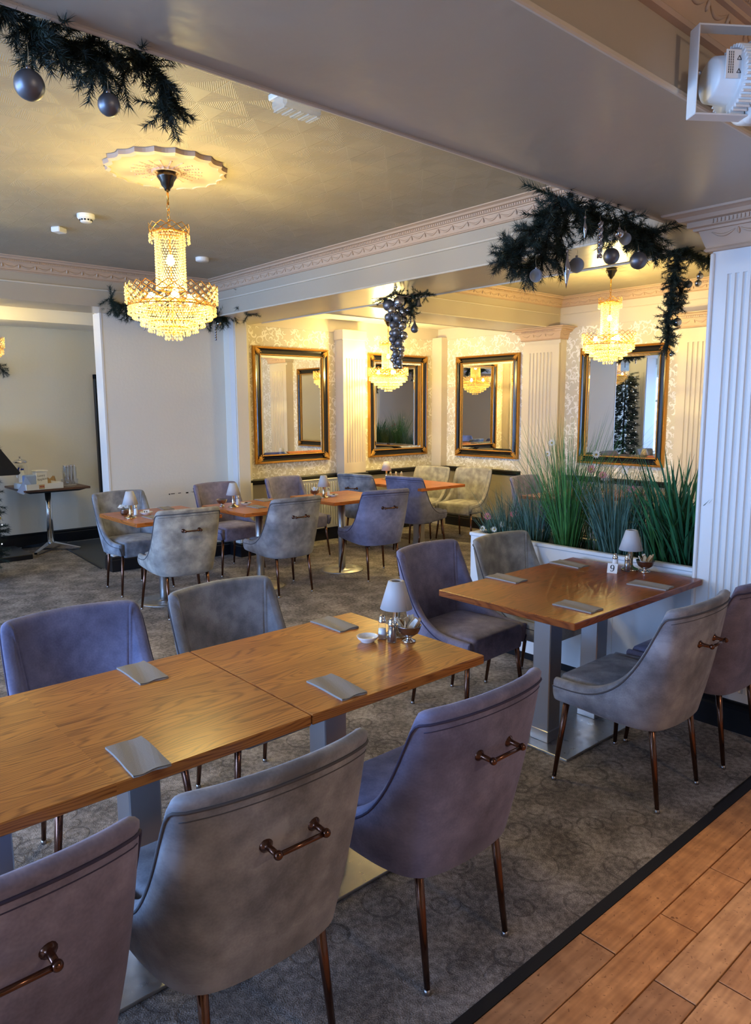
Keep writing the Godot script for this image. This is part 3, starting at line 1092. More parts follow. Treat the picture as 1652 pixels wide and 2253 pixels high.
func chair(label: String, blue: bool, v: int, at: Vector2, fwd: Vector2):
	var t := thing("dining_chair", label, "chair", Vector3(at.x, 0, at.y), atan2(fwd.x, fwd.y), "velvet dining chairs")
	var vm = M["velvet_%s_%d" % ["blue" if blue else "grey", v]]
	var pm = M["piping_blue" if blue else "piping_grey"]
	var sh := put("backrest", chair_mesh.shell, vm, t)
	put("piping", chair_mesh.piping, pm, sh)
	put("stitching", chair_mesh.stitch, pm, sh)
	put("seat", chair_mesh.seat, vm, t)
	put("handle", chair_mesh.handle, M.bronze, t)
	for f in ["front", "rear"]:
		for s in [-1, 1]:
			var lg := put("leg", chair_mesh["%s%d" % [f, s]], M.bronze, t)
			put("glide", chair_mesh["glide_%s%d" % [f, s]], M.glide, lg)

func build_chairs():
	make_chair_meshes()
	var N := Vector2(0, -1)   # looking north
	var Z := Vector2(0, 1)
	chair("purple velvet chair cropped by the bottom left corner, back and bar handle towards us", true, 2, Vector2(0.262, -1.525), N)
	chair("grey velvet chair with stained back at the near side of the long oak table", false, 0, Vector2(0.84, -1.53), Vector2(0.02, -1))
	chair("purple-blue velvet chair at the near right end of the long oak table, handle towards us", true, 0, Vector2(1.484, -1.493), N)
	chair("blue velvet chair facing us behind the left half of the long oak table", true, 1, Vector2(0.905, -2.53), Vector2(-0.03, 1))
	chair("dark grey velvet chair facing us behind the seam of the long oak table", false, 1, Vector2(1.55, -2.52), Vector2(0.02, 1))
	chair("blue velvet chair facing us at the far left of the number-card table", true, 2, Vector2(2.88, -2.55), Vector2(0.06, 1))
	chair("dark grey velvet chair facing us with its back against the white planter", false, 2, Vector2(3.41, -2.47), Z)
	chair("grey velvet chair seen side on at the near side of the number-card table", false, 0, Vector2(2.83, -1.518), N)
	chair("purple velvet chair cut by the right edge beside the fluted pillar", true, 2, Vector2(3.40, -1.5), N)
	chair("grey-blue velvet chair facing us beside the passage opening", false, 1, Vector2(2.66, -6.34), Vector2(0.08, 1))
	chair("grey velvet chair with dark stains, handle towards us, at the pedestal table nearest the passage", false, 2, Vector2(2.613, -5.356), Vector2(0.12, -1))
	chair("mauve velvet chair facing us in front of the plain wall panel and pier", true, 2, Vector2(3.70, -6.42), Vector2(0.05, 1))
	chair("grey velvet chair with patchy back, handle towards us, at the middle pedestal table", false, 0, Vector2(3.61, -5.36), Vector2(0.05, -1))
	chair("mauve velvet chair facing us in front of the white radiator", true, 0, Vector2(4.58, -6.47), Vector2(0.08, 1))
	chair("bright blue-purple velvet chair, handle towards us, at the pedestal table before the radiator", true, 1, Vector2(4.59, -5.245), Vector2(0.2, -0.98))
	chair("grey-blue velvet chair with handle, half hidden behind the pedestal table by the radiator", false, 1, Vector2(5.62, -6.52), Vector2(1, -0.25))
	chair("blue velvet chair tucked sideways under the corner table, its handle showing", true, 1, Vector2(5.80, -5.87), Vector2(1, -0.2))
	chair("fawn-grey velvet chair at the corner table, nearer the corner pilaster", false, 2, Vector2(6.50, -6.47), Vector2(-1, 0.25))
	chair("fawn-grey velvet chair at the corner table, its seat and legs in full view", false, 2, Vector2(6.70, -5.96), Vector2(-1, 0.2))
	chair("purple velvet chair behind the tall grasses by the fluted wall pilaster", true, 0, Vector2(6.56, -4.68), Z)

# ------------------------------------------------------------------ tables
func top_mesh(w: float, d: float, th: float) -> ArrayMesh:
	var st := S()
	box(st, Vector3(0, -th / 2, 0), Vector3(w, th, d), 0.003)
	st.generate_normals()
	return st.commit()

func table(label: String, at: Vector2, w: float, d: float, turn: float, m: Material, base: String, group: String) -> Node3D:
	var t := thing("table", label, "table", Vector3(at.x, 0, at.y), turn, group)
	put("tabletop", top_mesh(w, d, 0.032), m, t, Vector3(0, 0.75, 0))
	var st := S()
	if base == "round":
		box(st, Vector3(0, 0.711, 0), Vector3(0.42, 0.012, 0.05))
		box(st, Vector3(0, 0.711, 0), Vector3(0.05, 0.012, 0.42))
		ob("top_bracket", st, M.black_matt, t)
		st = S(true)
		lathe(st, [[0.0, 0.005], [0.036, 0.005], [0.036, 0.706], [0.0, 0.706]], 28)
		ob("column", st, M.brushed_steel, t)
		st = S(true)
		lathe(st, [[0.0, 0.0], [0.214, 0.0], [0.216, 0.004], [0.213, 0.008], [0.12, 0.012], [0.05, 0.014], [0.048, 0.02], [0.04, 0.022], [0.036, 0.022]], 48)
		ob("base", st, M.steel_plate, t)
	elif base == "single":
		box(st, Vector3(-0.04, 0.711, 0), Vector3(0.1, 0.014, 0.5))
		ob("top_bracket", st, M.black_matt, t)
		column(t, Vector3(-0.04, 0, 0))
		st = S()
		box(st, Vector3(-0.02, 0.006, 0), Vector3(0.42, 0.011, 0.5), 0.002)
		ob("base", st, M.steel_plate, t)
	elif base == "double":
		for s in [-1, 1]:
			st = S()
			box(st, Vector3(0.21 * s, 0.711, 0), Vector3(0.08, 0.014, 0.46))
			column(t, Vector3(0.205 * s, 0, 0))
			ob("top_bracket", st, M.black_matt, t)
		st = S()
		box(st, Vector3(0, 0.006, 0), Vector3(0.66, 0.011, 0.42), 0.002)
		ob("base", st, M.steel_plate, t)
	return t

func column(t, at: Vector3):
	var st := S()
	box(st, at + Vector3(0, 0.358, 0), Vector3(0.098, 0.694, 0.098), 0.004)
	ob("column", st, M.brushed_steel, t)
	st = S()
	box(st, at + Vector3(0, 0.04, 0), Vector3(0.106, 0.058, 0.106), 0.003)
	ob("collar", st, M.brushed_steel, t)

func build_tables():
	var g := "oak-topped dining tables"
	table("right half of the long oak table, with lamp, cruet and sachet bowl", Vector2(1.5635, -1.996), 0.763, 0.75, 0, M.oak, "single", g)
	table("left half of the long oak table, cut by the left edge", Vector2(0.605, -1.996), 1.148, 0.75, 0, M.oak, "double", g)
	table("reddish oak table on two steel columns carrying the number card", Vector2(3.08, -2.002), 1.142, 0.765, 0, M.oak_dark, "double", g)
	table("square pedestal table nearest the passage, holding white roses", Vector2(2.648, -5.742), 0.745, 0.752, 0, M.oak_pale, "round", g)
	table("middle square pedestal table before the plain wall panel", Vector2(3.54, -5.62), 0.745, 0.745, 0, M.oak_pale, "round", g)
	table("square pedestal table before the radiator, its round steel base in view", Vector2(4.53, -5.655), 0.745, 0.72, 0, M.oak_pale, "round", g)
	table("oak table with square columns in the mirrored corner", Vector2(5.925, -6.16), 1.2, 0.71, PI / 2, M.oak_pale, "double", g)
	table("oak table glimpsed behind the grasses in the side alcove", Vector2(6.43, -4.08), 1.14, 0.76, 0, M.oak_dark, "double", g)
	# service side table in the passage on a four-star foot
	var t := thing("side_table", "small dark wooden side table on a four-star metal foot in the passage", "table", Vector3(2.685, 0, -8.775))
	var st := S()
	box(st, Vector3(0, 0.738, 0), Vector3(0.72, 0.024, 0.74), 0.003)
	ob("tabletop", st, M.station_wood, t)
	st = S()
	var pr := []
	for s in [[0.335, 0.726], [0.27, 0.70]]: pr.append([Vector3(-s[0], s[1], -s[0]), Vector3(s[0], s[1], -s[0]), Vector3(s[0], s[1], s[0]), Vector3(-s[0], s[1], s[0])])
	for k in 4:
		var n := (k + 1) % 4
		face(st, [pr[0][k], pr[0][n], pr[1][n], pr[1][k]], pr[1][k] + pr[1][n] - Vector3(0, 1.5, 0))
	face(st, pr[1], Vector3.DOWN)
	ob("underside", st, M.black_matt, t)
	st = S(true)
	lathe(st, [[0.0, 0.07], [0.036, 0.07], [0.034, 0.72], [0.0, 0.72]], 24)
	ob("column", st, M.chrome, t)
	for k in 4:
		var a := PI / 4 + k * PI / 2
		st = S()
		var d := Vector3(sin(a), 0, cos(a))
		var x := Vector3(cos(a), 0, -sin(a))
		var o := [Vector3(0, 0.1, 0), d * 0.35 + Vector3(0, 0.035, 0)]
		var u := [Vector3(0, 0.03, 0), d * 0.35 + Vector3(0, 0.01, 0)]
		var w0 := 0.035
		var w1 := 0.018
		face(st, [o[0] - x * w0, o[0] + x * w0, o[1] + x * w1, o[1] - x * w1], Vector3.UP)
		face(st, [u[0] - x * w0, u[0] + x * w0, u[1] + x * w1, u[1] - x * w1], Vector3.DOWN)
		face(st, [o[0] + x * w0, o[1] + x * w1, u[1] + x * w1, u[0] + x * w0], x)
		face(st, [o[0] - x * w0, o[1] - x * w1, u[1] - x * w1, u[0] - x * w0], -x)
		face(st, [o[1] - x * w1, o[1] + x * w1, u[1] + x * w1, u[1] - x * w1], d)
		lathe(st, [[0.0, 0.0], [0.014, 0.0], [0.014, 0.014], [0.0, 0.014]], 10, Transform3D(Basis(), d * 0.33))
		ob("foot", st, M.chrome, t)

# ------------------------------------------------------------------ what stands on the tables
const TY := 0.7502

func table_lamp(label: String, at: Vector2):
	var t := thing("table_lamp", label, "lamp", Vector3(at.x, TY, at.y), 0, "candle-style table lamps")
	var st := S(true)
	lathe(st, [[0.0, 0.0], [0.046, 0.0], [0.047, 0.004], [0.042, 0.009], [0.03, 0.013], [0.017, 0.02], [0.013, 0.03], [0.0, 0.03]], 28)
	ob("base", st, M.brass, t)
	st = S(true)
	lathe(st, [[0.0, 0.03], [0.014, 0.03], [0.0155, 0.036], [0.0135, 0.042], [0.0135, 0.118], [0.016, 0.124], [0.0, 0.126]], 24)
	ob("stem", st, M.brass, t)
	st = S(true)
	lathe(st, [[0.063, 0.11], [0.0315, 0.216], [0.026, 0.219], [0.018, 0.217], [0.018, 0.214], [0.028, 0.215], [0.061, 0.11], [0.063, 0.11]], 36)
	ob("shade", st, M.shade_glass, t)

func shaker(label: String, at: Vector2, fill: Material, level: float):
	var t := thing("shaker", label, "shaker", Vector3(at.x, TY, at.y), 0, "glass salt and pepper shakers")
	var st := S(true)
	lathe(st, [[0.0, 0.0], [0.019, 0.0], [0.02, 0.004], [0.0135, 0.066], [0.0, 0.066]], 10)
	ob("glass", st, M.clear_glass, t)
	st = S(true)
	lathe(st, [[0.0, 0.004], [0.0165, 0.004], [lerpf(0.0165, 0.0125, level), 0.004 + 0.058 * level], [0.0, 0.004 + 0.058 * level]], 10)
	ob("contents", st, fill, t)
	st = S(true)
	lathe(st, [[0.0, 0.064], [0.0145, 0.064], [0.0145, 0.072], [0.012, 0.074], [0.0125, 0.082], [0.009, 0.09], [0.003, 0.094], [0.0, 0.094]], 16)
	ob("cap", st, M.chrome, t)

func footed_bowl(label: String, at: Vector2):
	var t := thing("bowl", label, "bowl", Vector3(at.x, TY, at.y), 0, "small silver footed bowls")
	var st := S(true)
	lathe(st, [[0.0, 0.0], [0.026, 0.0], [0.027, 0.004], [0.014, 0.01], [0.01, 0.016], [0.014, 0.022]], 28)
	ob("foot", st, M.silver, t)
	st = S(true)
	lathe(st, [[0.0, 0.02], [0.018, 0.022], [0.036, 0.034], [0.044, 0.05], [0.047, 0.062], [0.049, 0.064], [0.046, 0.065], [0.042, 0.052], [0.034, 0.037], [0.016, 0.026], [0.0, 0.025]], 32)
	ob("cup", st, M.silver_dull, t)

func sachets(at: Vector2, n: int, label: String, group: String, white: bool, seed_: int):
	rng.seed = seed_
	for i in n:
		var a := TAU * i / n + rng.randf_range(-0.3, 0.3)
		var r := rng.randf_range(0.006, 0.026)
		var st := S()
		box(st, Vector3(0, 0.03, 0), Vector3(0.017, 0.06, 0.0035), 0.001)
		var o := ob("sachet", st, M.paper if (white or i % 3 == 0) else M.kraft)
		tag(o, label, "sachet", group)
		o.position = Vector3(at.x + cos(a) * r, TY + 0.036 + rng.randf_range(0, 0.008), at.y + sin(a) * r)
		o.rotation = Vector3(sin(a) * 0.55, rng.randf() * PI, -cos(a) * 0.55)

func dish(label: String, at: Vector2, r := 0.041):
	var st := S(true)
	lathe(st, [[0.0, 0.0], [r * 0.62, 0.0], [r * 0.64, 0.003], [r * 0.9, 0.012], [r, 0.02], [r * 1.01, 0.0215], [r * 0.97, 0.0215], [r * 0.86, 0.014], [r * 0.58, 0.006], [0.0, 0.005]], 32)
	var o := ob("dish", st, M.china)
	o.position = Vector3(at.x, TY, at.y)
	tag(o, label, "dish", "small white dishes")

var napkin_mesh: ArrayMesh

func make_napkin():
	# a paper napkin folded to a long oblong: two leaves, the upper slightly lifted and skewed
	var st := S()
	var n := 8
	var pt := func(i: int, j: int, up: float) -> Vector3:
		var x: float = (i / float(n) - 0.5) * 0.096
		var z: float = (j / 4.0 - 0.5) * 0.196
		var y: float = up * (1.0 + 0.25 * sin(i * 0.9 + j * 0.7)) + (0.0045 * maxf(0.0, i / float(n) - 0.6) if up > 0.003 else 0.0)
		return Vector3(x + 0.002 * sin(j * 1.3), y, z + 0.003 * sin(i * 1.1))
	for up in [0.0015, 0.0034, 0.0056]:
		for i in n:
			for j in 4:
				quad(st, pt.call(i, j + 1, up), pt.call(i + 1, j + 1, up), pt.call(i + 1, j, up), pt.call(i, j, up))
	for i in n:
		for j in [0, 4]:
			face(st, [pt.call(i, j, 0.0), pt.call(i + 1, j, 0.0), pt.call(i + 1, j, 0.0034), pt.call(i, j, 0.0034)], Vector3(0, 0, j - 2))
	for j in 4:
		face(st, [pt.call(0, j, 0.0), pt.call(0, j + 1, 0.0), pt.call(0, j + 1, 0.0056), pt.call(0, j, 0.0056)], Vector3(-1, 0, 0))
		face(st, [pt.call(n, j, 0.0), pt.call(n, j + 1, 0.0), pt.call(n, j + 1, 0.0034), pt.call(n, j, 0.0034)], Vector3(1, 0, 0))
	st.generate_normals()
	napkin_mesh = st.commit()

func napkin(label: String, at: Vector2, turn := 0.0):
	var o := put("napkin", napkin_mesh, M.napkin, null, Vector3(at.x, TY, at.y))
	o.rotation.y = turn
	tag(o, label, "napkin", "folded grey paper napkins")

func words(parent, called: String, text: String, h: float, m: Material, xf: Transform3D, serif := false):
	var tm := TextMesh.new()
	tm.text = text
	var f := SystemFont.new()
	f.font_names = PackedStringArray(["Droid Serif" if serif else "Droid Sans"])
	tm.font = f
	tm.font_size = 32
	tm.pixel_size = h / 23.0
	tm.depth = h * 0.03
	var o := put(called, tm, m, parent)
	o.transform = xf
	return o

func build_tableware():
	make_napkin()
	# long table
	table_lamp("table lamp with frosted shade on the right half of the long table", Vector2(1.868, -2.0))
	shaker("glass salt shaker half full of white salt on the long table", Vector2(1.803, -2.01), M.salt, 0.6)
	shaker("silver-looking pepper shaker between salt and sachet bowl on the long table", Vector2(1.800, -1.952), M.silver_dull, 1.0)
	footed_bowl("silver footed bowl crammed with paper sachets on the long table", Vector2(1.853, -1.915))
	sachets(Vector2(1.853, -1.915), 14, "thin paper sachet standing in the silver bowl on the long table", "sachets in the bowl on the long table", false, 3)
	dish("empty little white china dish on the long table", Vector2(1.737, -2.02))
	napkin("grey napkin at the far right place of the long table, beyond the white dish", Vector2(1.775, -2.272), 0.02)
	napkin("grey napkin at the near right place of the long table, behind the purple-blue chair", Vector2(1.362, -1.737), -0.04)
	napkin("grey napkin at the far side of the long table, left of the seam", Vector2(0.957, -2.272), 0.0)
	napkin("grey napkin at the near side of the long table, behind the stained grey chair", Vector2(0.698, -1.713), -0.03)
	napkin("grey napkin at the left edge of the view on the long table", Vector2(0.445, -2.27), 0.0)
	# table with the number card
	table_lamp("table lamp with frosted shade beside the number card", Vector2(3.59, -1.985))
	shaker("glass salt shaker behind the number card", Vector2(3.52, -2.035), M.salt, 0.95)
	shaker("pale shaker between the lamp and the number card", Vector2(3.535, -1.972), M.silver_dull, 1.0)
	footed_bowl("silver footed bowl of sachets beside the pillar", Vector2(3.592, -1.9))
	sachets(Vector2(3.592, -1.9), 9, "paper sachet lying in the silver bowl beside the pillar", "sachets in the bowl by the pillar", false, 6)
	napkin("grey napkin in front of the dark chair that backs on the planter", Vector2(3.455, -2.282), -0.03)
	napkin("grey napkin in front of the blue chair at the number-card table", Vector2(2.925, -2.302), 0.02)
	napkin("grey napkin beside the fluted pillar on the number-card table", Vector2(3.328, -1.731), 0.1)
	napkin("grey napkin at the near left place of the number-card table", Vector2(2.732, -1.753), 0.02)
	var c := thing("number_card", "white folded card printed with a black 9 on the reddish table", "sign", Vector3(3.455, TY, -2.01), -1.25)
	var st := S()
	for s in [-1, 1]:
		face(st, [Vector3(-0.026, 0, 0.016 * s), Vector3(0.026, 0, 0.016 * s), Vector3(0.026, 0.05, 0.001 * s), Vector3(-0.026, 0.05, 0.001 * s)], Vector3(0, 0.3, s))
	ob("card", st, M.paper, c)
	var lean := atan2(0.015, 0.05)
	words(c, "numeral", "9", 0.034, M.ink, Transform3D(Basis(Vector3(1, 0, 0), -lean), Vector3(0, 0.0245, 0.0095)), true)
	# the three pedestal tables
	table_lamp("table lamp beside white roses on the pedestal table nearest the passage", Vector2(2.375, -5.70))
	shaker("small salt shaker beside the lamp and roses near the passage", Vector2(2.46, -5.80), M.salt, 0.9)
	dish("white dish holding a printed packet on the table nearest the passage", Vector2(2.55, -5.80), 0.055)
	card_tent("small printed packet standing in a dish near the passage", Vector2(2.55, -5.80))
	napkin("grey napkin before the stained grey chair on the table nearest the passage", Vector2(2.51, -5.595), 0.05)
	napkin("grey napkin at the far side of the table nearest the passage", Vector2(2.83, -6.02), -0.15)
	roses(Vector2(2.405, -5.90))
	table_lamp("table lamp on the middle pedestal table", Vector2(3.32, -5.69))
	shaker("small salt shaker on the middle pedestal table", Vector2(3.415, -5.775), M.salt, 0.9)
	footed_bowl("silver bowl beside the lamp on the middle pedestal table", Vector2(3.265, -5.80))
	dish("white dish of dark sachets on the middle pedestal table", Vector2(3.48, -5.74), 0.05)
	dark_packets(Vector2(3.48, -5.74), "dark packet in the white dish on the middle pedestal table", "dark packets in the middle dish")
	napkin("grey napkin behind the patchy grey chair on the middle pedestal table", Vector2(3.47, -5.545), 0.05)
	napkin("grey napkin at the far side of the middle pedestal table", Vector2(3.78, -5.91), -0.05)
	table_lamp("table lamp on the pedestal table before the radiator", Vector2(4.33, -5.68))
	shaker("small salt shaker on the pedestal table before the radiator", Vector2(4.405, -5.70), M.salt, 0.9)
	footed_bowl("silver bowl of white sachets on the pedestal table before the radiator", Vector2(4.31, -5.80))
	sachets(Vector2(4.31, -5.80), 6, "white sachet in the silver bowl before the radiator", "sachets in the bowl before the radiator", true, 9)
	dish("white dish of dark sachets on the table before the radiator", Vector2(4.45, -5.68), 0.05)
	dark_packets(Vector2(4.45, -5.68), "dark packet in the white dish before the radiator", "dark packets before the radiator")
	# corner table
	table_lamp("table lamp in the mirrored corner, below the bauble cluster", Vector2(6.0, -6.6))
	for k in 3:
		shaker(["left shaker beside the corner table lamp", "middle shaker beside the corner table lamp", "right shaker beside the corner table lamp"][k], Vector2(6.07 + 0.045 * k, -6.60 + 0.05 * k), M.silver_dull, 1.0)
	napkin("grey napkin at the far end of the corner table", Vector2(6.13, -6.36), PI / 2)
	napkin("grey napkin left on the alcove table behind the grasses", Vector2(6.25, -4.3), 0.1)
	napkin("second grey napkin on the alcove table behind the grasses", Vector2(6.5, -3.95), 0.1)
	table_lamp("table lamp on the alcove table behind the grasses", Vector2(6.85, -4.1))

func card_tent(label: String, at: Vector2):
	var st := S()
	for s in [-1, 1]:
		face(st, [Vector3(-0.025, 0, 0.014 * s), Vector3(0.025, 0, 0.014 * s), Vector3(0.025, 0.032, 0.001 * s), Vector3(-0.025, 0.032, 0.001 * s)], Vector3(0, 0.3, s))
	var o := thing("packet", label, "packet", Vector3(at.x, TY + 0.007, at.y), -0.5)
	ob("sleeve", st, M.paper, o)
	st = S()
	for x in [-0.012, 0.006]:
		box(st, Vector3(x, 0.015, 0.0088), Vector3(0.006, 0.016, 0.0015))
	ob("print", st, M.ink, o)

func dark_packets(at: Vector2, label: String, group: String):
	for k in 2:
		var st := S()
		box(st, Vector3(0, 0.012, 0), Vector3(0.045, 0.02, 0.006), 0.002)
		var o := ob("packet", st, M.black_matt)
		tag(o, label, "packet", group)
		o.position = Vector3(at.x - 0.008 + 0.016 * k, TY + 0.006, at.y)
		o.rotation = Vector3(0.5 - k, 0.4 + k * 0.5, 0)

func roses(at: Vector2):
	var t := thing("vase", "small dark glass bowl on the table nearest the passage", "vase", Vector3(at.x, TY, at.y))
	var st := S(true)
	lathe(st, [[0.0, 0.0], [0.022, 0.0], [0.034, 0.02], [0.03, 0.042], [0.032, 0.046], [0.028, 0.042], [0.0, 0.03]], 24)
	ob("bowl", st, M.silver_dull, t)
	for k in 3:
		var r := thing("rose", ["white rose leaning left in the small bowl", "white rose in the middle of the small bowl", "white rose leaning right in the small bowl"][k], "flower", Vector3(at.x - 0.022 + 0.022 * k, TY + 0.062 + 0.012 * (k % 2), at.y + 0.01 * (k - 1)), k * 1.3)
		for ringn in 3:
			for i in 5 - ringn:
				var a := TAU * i / (5 - ringn) + ringn * 0.6
				st = S(true)
				ball(st, Vector3.ZERO, 0.013, 8, 6, 1.0)
				var o := ob("petal", st, M.silk_white, r)
				o.transform = Transform3D(Basis(Vector3.UP, a) * Basis(Vector3(1, 0, 0), 0.5 + 0.3 * (2 - ringn)) * Basis.from_scale(Vector3(1, 1.1, 0.3)), Vector3(sin(a), 0, cos(a)) * (0.017 - 0.006 * ringn) + Vector3(0, 0.006 * ringn, 0))
		st = S(true)
		tube(st, [Vector3(0, -0.005, 0), Vector3(0.004 * (1 - k), -0.035, 0)], 0.0015, 5)
		ob("stem", st, M.leaf_mid, r)

# ------------------------------------------------------------------ chandeliers
var ch := {}

func make_chandelier_meshes():
	var st := S(true)
	lathe(st, [[0.0, -0.095], [0.014, -0.095], [0.016, -0.085], [0.03, -0.07], [0.036, -0.05], [0.05, -0.03], [0.052, -0.022], [0.046, -0.018], [0.046, -0.004], [0.0, -0.004]], 28)
	st.generate_normals()
	ch.canopy = st.commit()
	st = S(true)
	tube(st, [Vector3(0, -0.09, 0), Vector3(0, -0.165, 0)], 0.006, 10)
	st.generate_normals()
	ch.rod = st.commit()
	st = S(true)
	for k in 5:
		var pts := []
		for i in 13:
			var a := TAU * i / 12
			var p := Vector3(cos(a) * 0.008, sin(a) * 0.017, 0)
			if k % 2: p = Vector3(0, p.y, p.x)
			pts.append(p + Vector3(0, -0.178 - k * 0.026, 0))
		tube(st, pts, 0.0022, 6, false)
	st.generate_normals()
	ch.chain = st.commit()
	# gilt crown and lattice ring
	for spec in [["crown", 0.106, -0.266, -0.314, 12, 3], ["ring", 0.241, -0.578, -0.69, 26, 6]]:
		st = S()
		var n: int = spec[4]
		var m: int = spec[5]      # half lozenges from top to bottom
		var at := func(k: float, i: int) -> Vector3:
			var a := TAU * k / n
			var r: float = spec[1] * (1.0 - 0.012 * i)
			return Vector3(sin(a) * r, lerpf(spec[2], spec[3], float(i) / m), cos(a) * r)
		for k in n:
			for s in [-1, 1]:
				for i in m:
					bar(st, at.call(k + s * 0.5 * i, i), at.call(k + s * 0.5 * (i + 1), i + 1), 0.0032, 0.0024)
		var pts := []
		for i in 41: pts.append(at.call(n * i / 40.0, m))
		tube(st, pts, 0.003, 5, false)
		st.generate_normals()
		ch[spec[0]] = st.commit()
	# hoops that carry the tiers, and spokes
	st = S()
	for e in [[0.205, -0.672], [0.167, -0.735], [0.128, -0.772], [0.085, -0.80], [0.044, -0.826], [0.077, -0.305], [0.077, -0.6]]:
		var pts := []
		for i in 33:
			var a := TAU * i / 32
			pts.append(Vector3(sin(a) * e[0], e[1], cos(a) * e[0]))
		tube(st, pts, 0.003, 5, false)
	for k in 6:
		var a := TAU * k / 6
		bar(st, Vector3(0, -0.65, 0), Vector3(sin(a) * 0.23, -0.664, cos(a) * 0.23), 0.006, 0.004)
		bar(st, Vector3(0, -0.3, 0), Vector3(sin(a) * 0.1, -0.31, cos(a) * 0.1), 0.005, 0.004)
	tube(st, [Vector3(0, -0.29, 0), Vector3(0, -0.66, 0)], 0.006, 8)
	tube(st, [Vector3(0, -0.66, 0), Vector3(0, -0.84, 0)], 0.004, 8)
	st.generate_normals()
	ch.hoops = st.commit()
	st = S(true)
	ball(st, Vector3.ZERO, 0.0052, 6, 4)
	st.generate_normals()
	ch.bead = st.commit()
	st = S(true)
	lathe(st, [[0.0, -0.022], [0.005, -0.017], [0.0055, -0.012], [0.0, 0.0]], 6)
	st.generate_normals()
	ch.drop = st.commit()
	st = S(true)
	lathe(st, [[0.0, -0.03], [0.02, -0.014], [0.022, 0.0], [0.014, 0.018], [0.012, 0.03], [0.0, 0.03]], 12)
	st.generate_normals()
	ch.bulb = st.commit()
	# places of the beads
	var column := []
	for r in 21:
		for i in 34:
			var a := TAU * (i + 0.5 * (r % 2)) / 34
			column.append(Transform3D(Basis(), Vector3(sin(a) * 0.076, -0.312 - r * 0.0138, cos(a) * 0.076)))
	ch.column_at = column
	var tiers := []
	var drops := []
	for t in [[0.205, -0.672, 5, 88], [0.167, -0.735, 3, 70], [0.128, -0.765, 3, 54], [0.085, -0.795, 2, 36], [0.044, -0.82, 2, 18]]:
		for r in t[2]:
			for i in t[3]:
				var a: float = TAU * (i + 0.5 * (r % 2)) / t[3]
				tiers.append(Transform3D(Basis(), Vector3(sin(a) * t[0], t[1] - r * 0.0138, cos(a) * t[0])))
		for i in int(t[3] * 0.7):
			var a: float = TAU * i / int(t[3] * 0.7)
			drops.append(Transform3D(Basis(), Vector3(sin(a) * t[0], t[1] - t[2] * 0.0138 + 0.004, cos(a) * t[0])))
	for t in [[0.228, -0.69, 48], [0.104, -0.314, 22]]:
		for i in t[2]:
			for r in 2:
				var a: float = TAU * (i + 0.5) / t[2]
				tiers.append(Transform3D(Basis(), Vector3(sin(a) * t[0], t[1] - r * 0.011 - 0.008, cos(a) * t[0])))
			var a2: float = TAU * (i + 0.5) / t[2]
			drops.append(Transform3D(Basis(), Vector3(sin(a2) * t[0], t[1] - 0.026, cos(a2) * t[0])))
	for i in 26:   # a stud in each lozenge
		for r in 5:
			var a := TAU * (i + 0.5 * ((r + 0) % 2)) / 26
			var y := lerpf(-0.578, -0.69, (r + 1) / 6.0)
			tiers.append(Transform3D(Basis.from_scale(Vector3(1.5, 1.5, 1.5)), Vector3(sin(a) * 0.237, y, cos(a) * 0.237)))
	ch.tiers_at = tiers
	ch.drops_at = drops
	# plaster ceiling rose with a scalloped edge
	st = S()
	var n := 20
	var rim := []
	for k in n:
		for i in 6:
			var a := TAU * (k + i / 6.0) / n
			var r := 0.315 - 0.02 * sin(PI * i / 6.0)
			rim.append(Vector2(sin(a) * r, cos(a) * r))
	for i in rim.size():
		var j := (i + 1) % rim.size()
		var A: Vector2 = rim[i]
		var C: Vector2 = rim[j]
		var lv := [[1.0, 0.0], [0.995, -0.022], [0.93, -0.03], [0.92, -0.024], [0.25, -0.02], [0.24, -0.03], [0.2, -0.03], [0.19, -0.022]]
		for k in lv.size() - 1:
			face(st, [Vector3(A.x * lv[k][0], lv[k][1], A.y * lv[k][0]), Vector3(C.x * lv[k][0], lv[k][1], C.y * lv[k][0]), Vector3(C.x * lv[k + 1][0], lv[k + 1][1], C.y * lv[k + 1][0]), Vector3(A.x * lv[k + 1][0], lv[k + 1][1], A.y * lv[k + 1][0])], Vector3(A.x, -0.05 if k == 0 else -1.0, A.y) if k < 2 else Vector3(0, -1, 0))
		face(st, [Vector3(A.x * 0.19, -0.022, A.y * 0.19), Vector3(C.x * 0.19, -0.022, C.y * 0.19), Vector3(0, -0.022, 0)], Vector3.DOWN)
	st.generate_normals()
	ch.rose = st.commit()
	st = S(true)
	for k in 20:
		var a := TAU * k / 20
		for i in 7:
			var r := 0.085 + i * 0.0155
			ball(st, Vector3(sin(a) * r, -0.0205, cos(a) * r), 0.004 + 0.0006 * i, 6, 4)
	st.generate_normals()
	ch.rays = st.commit()

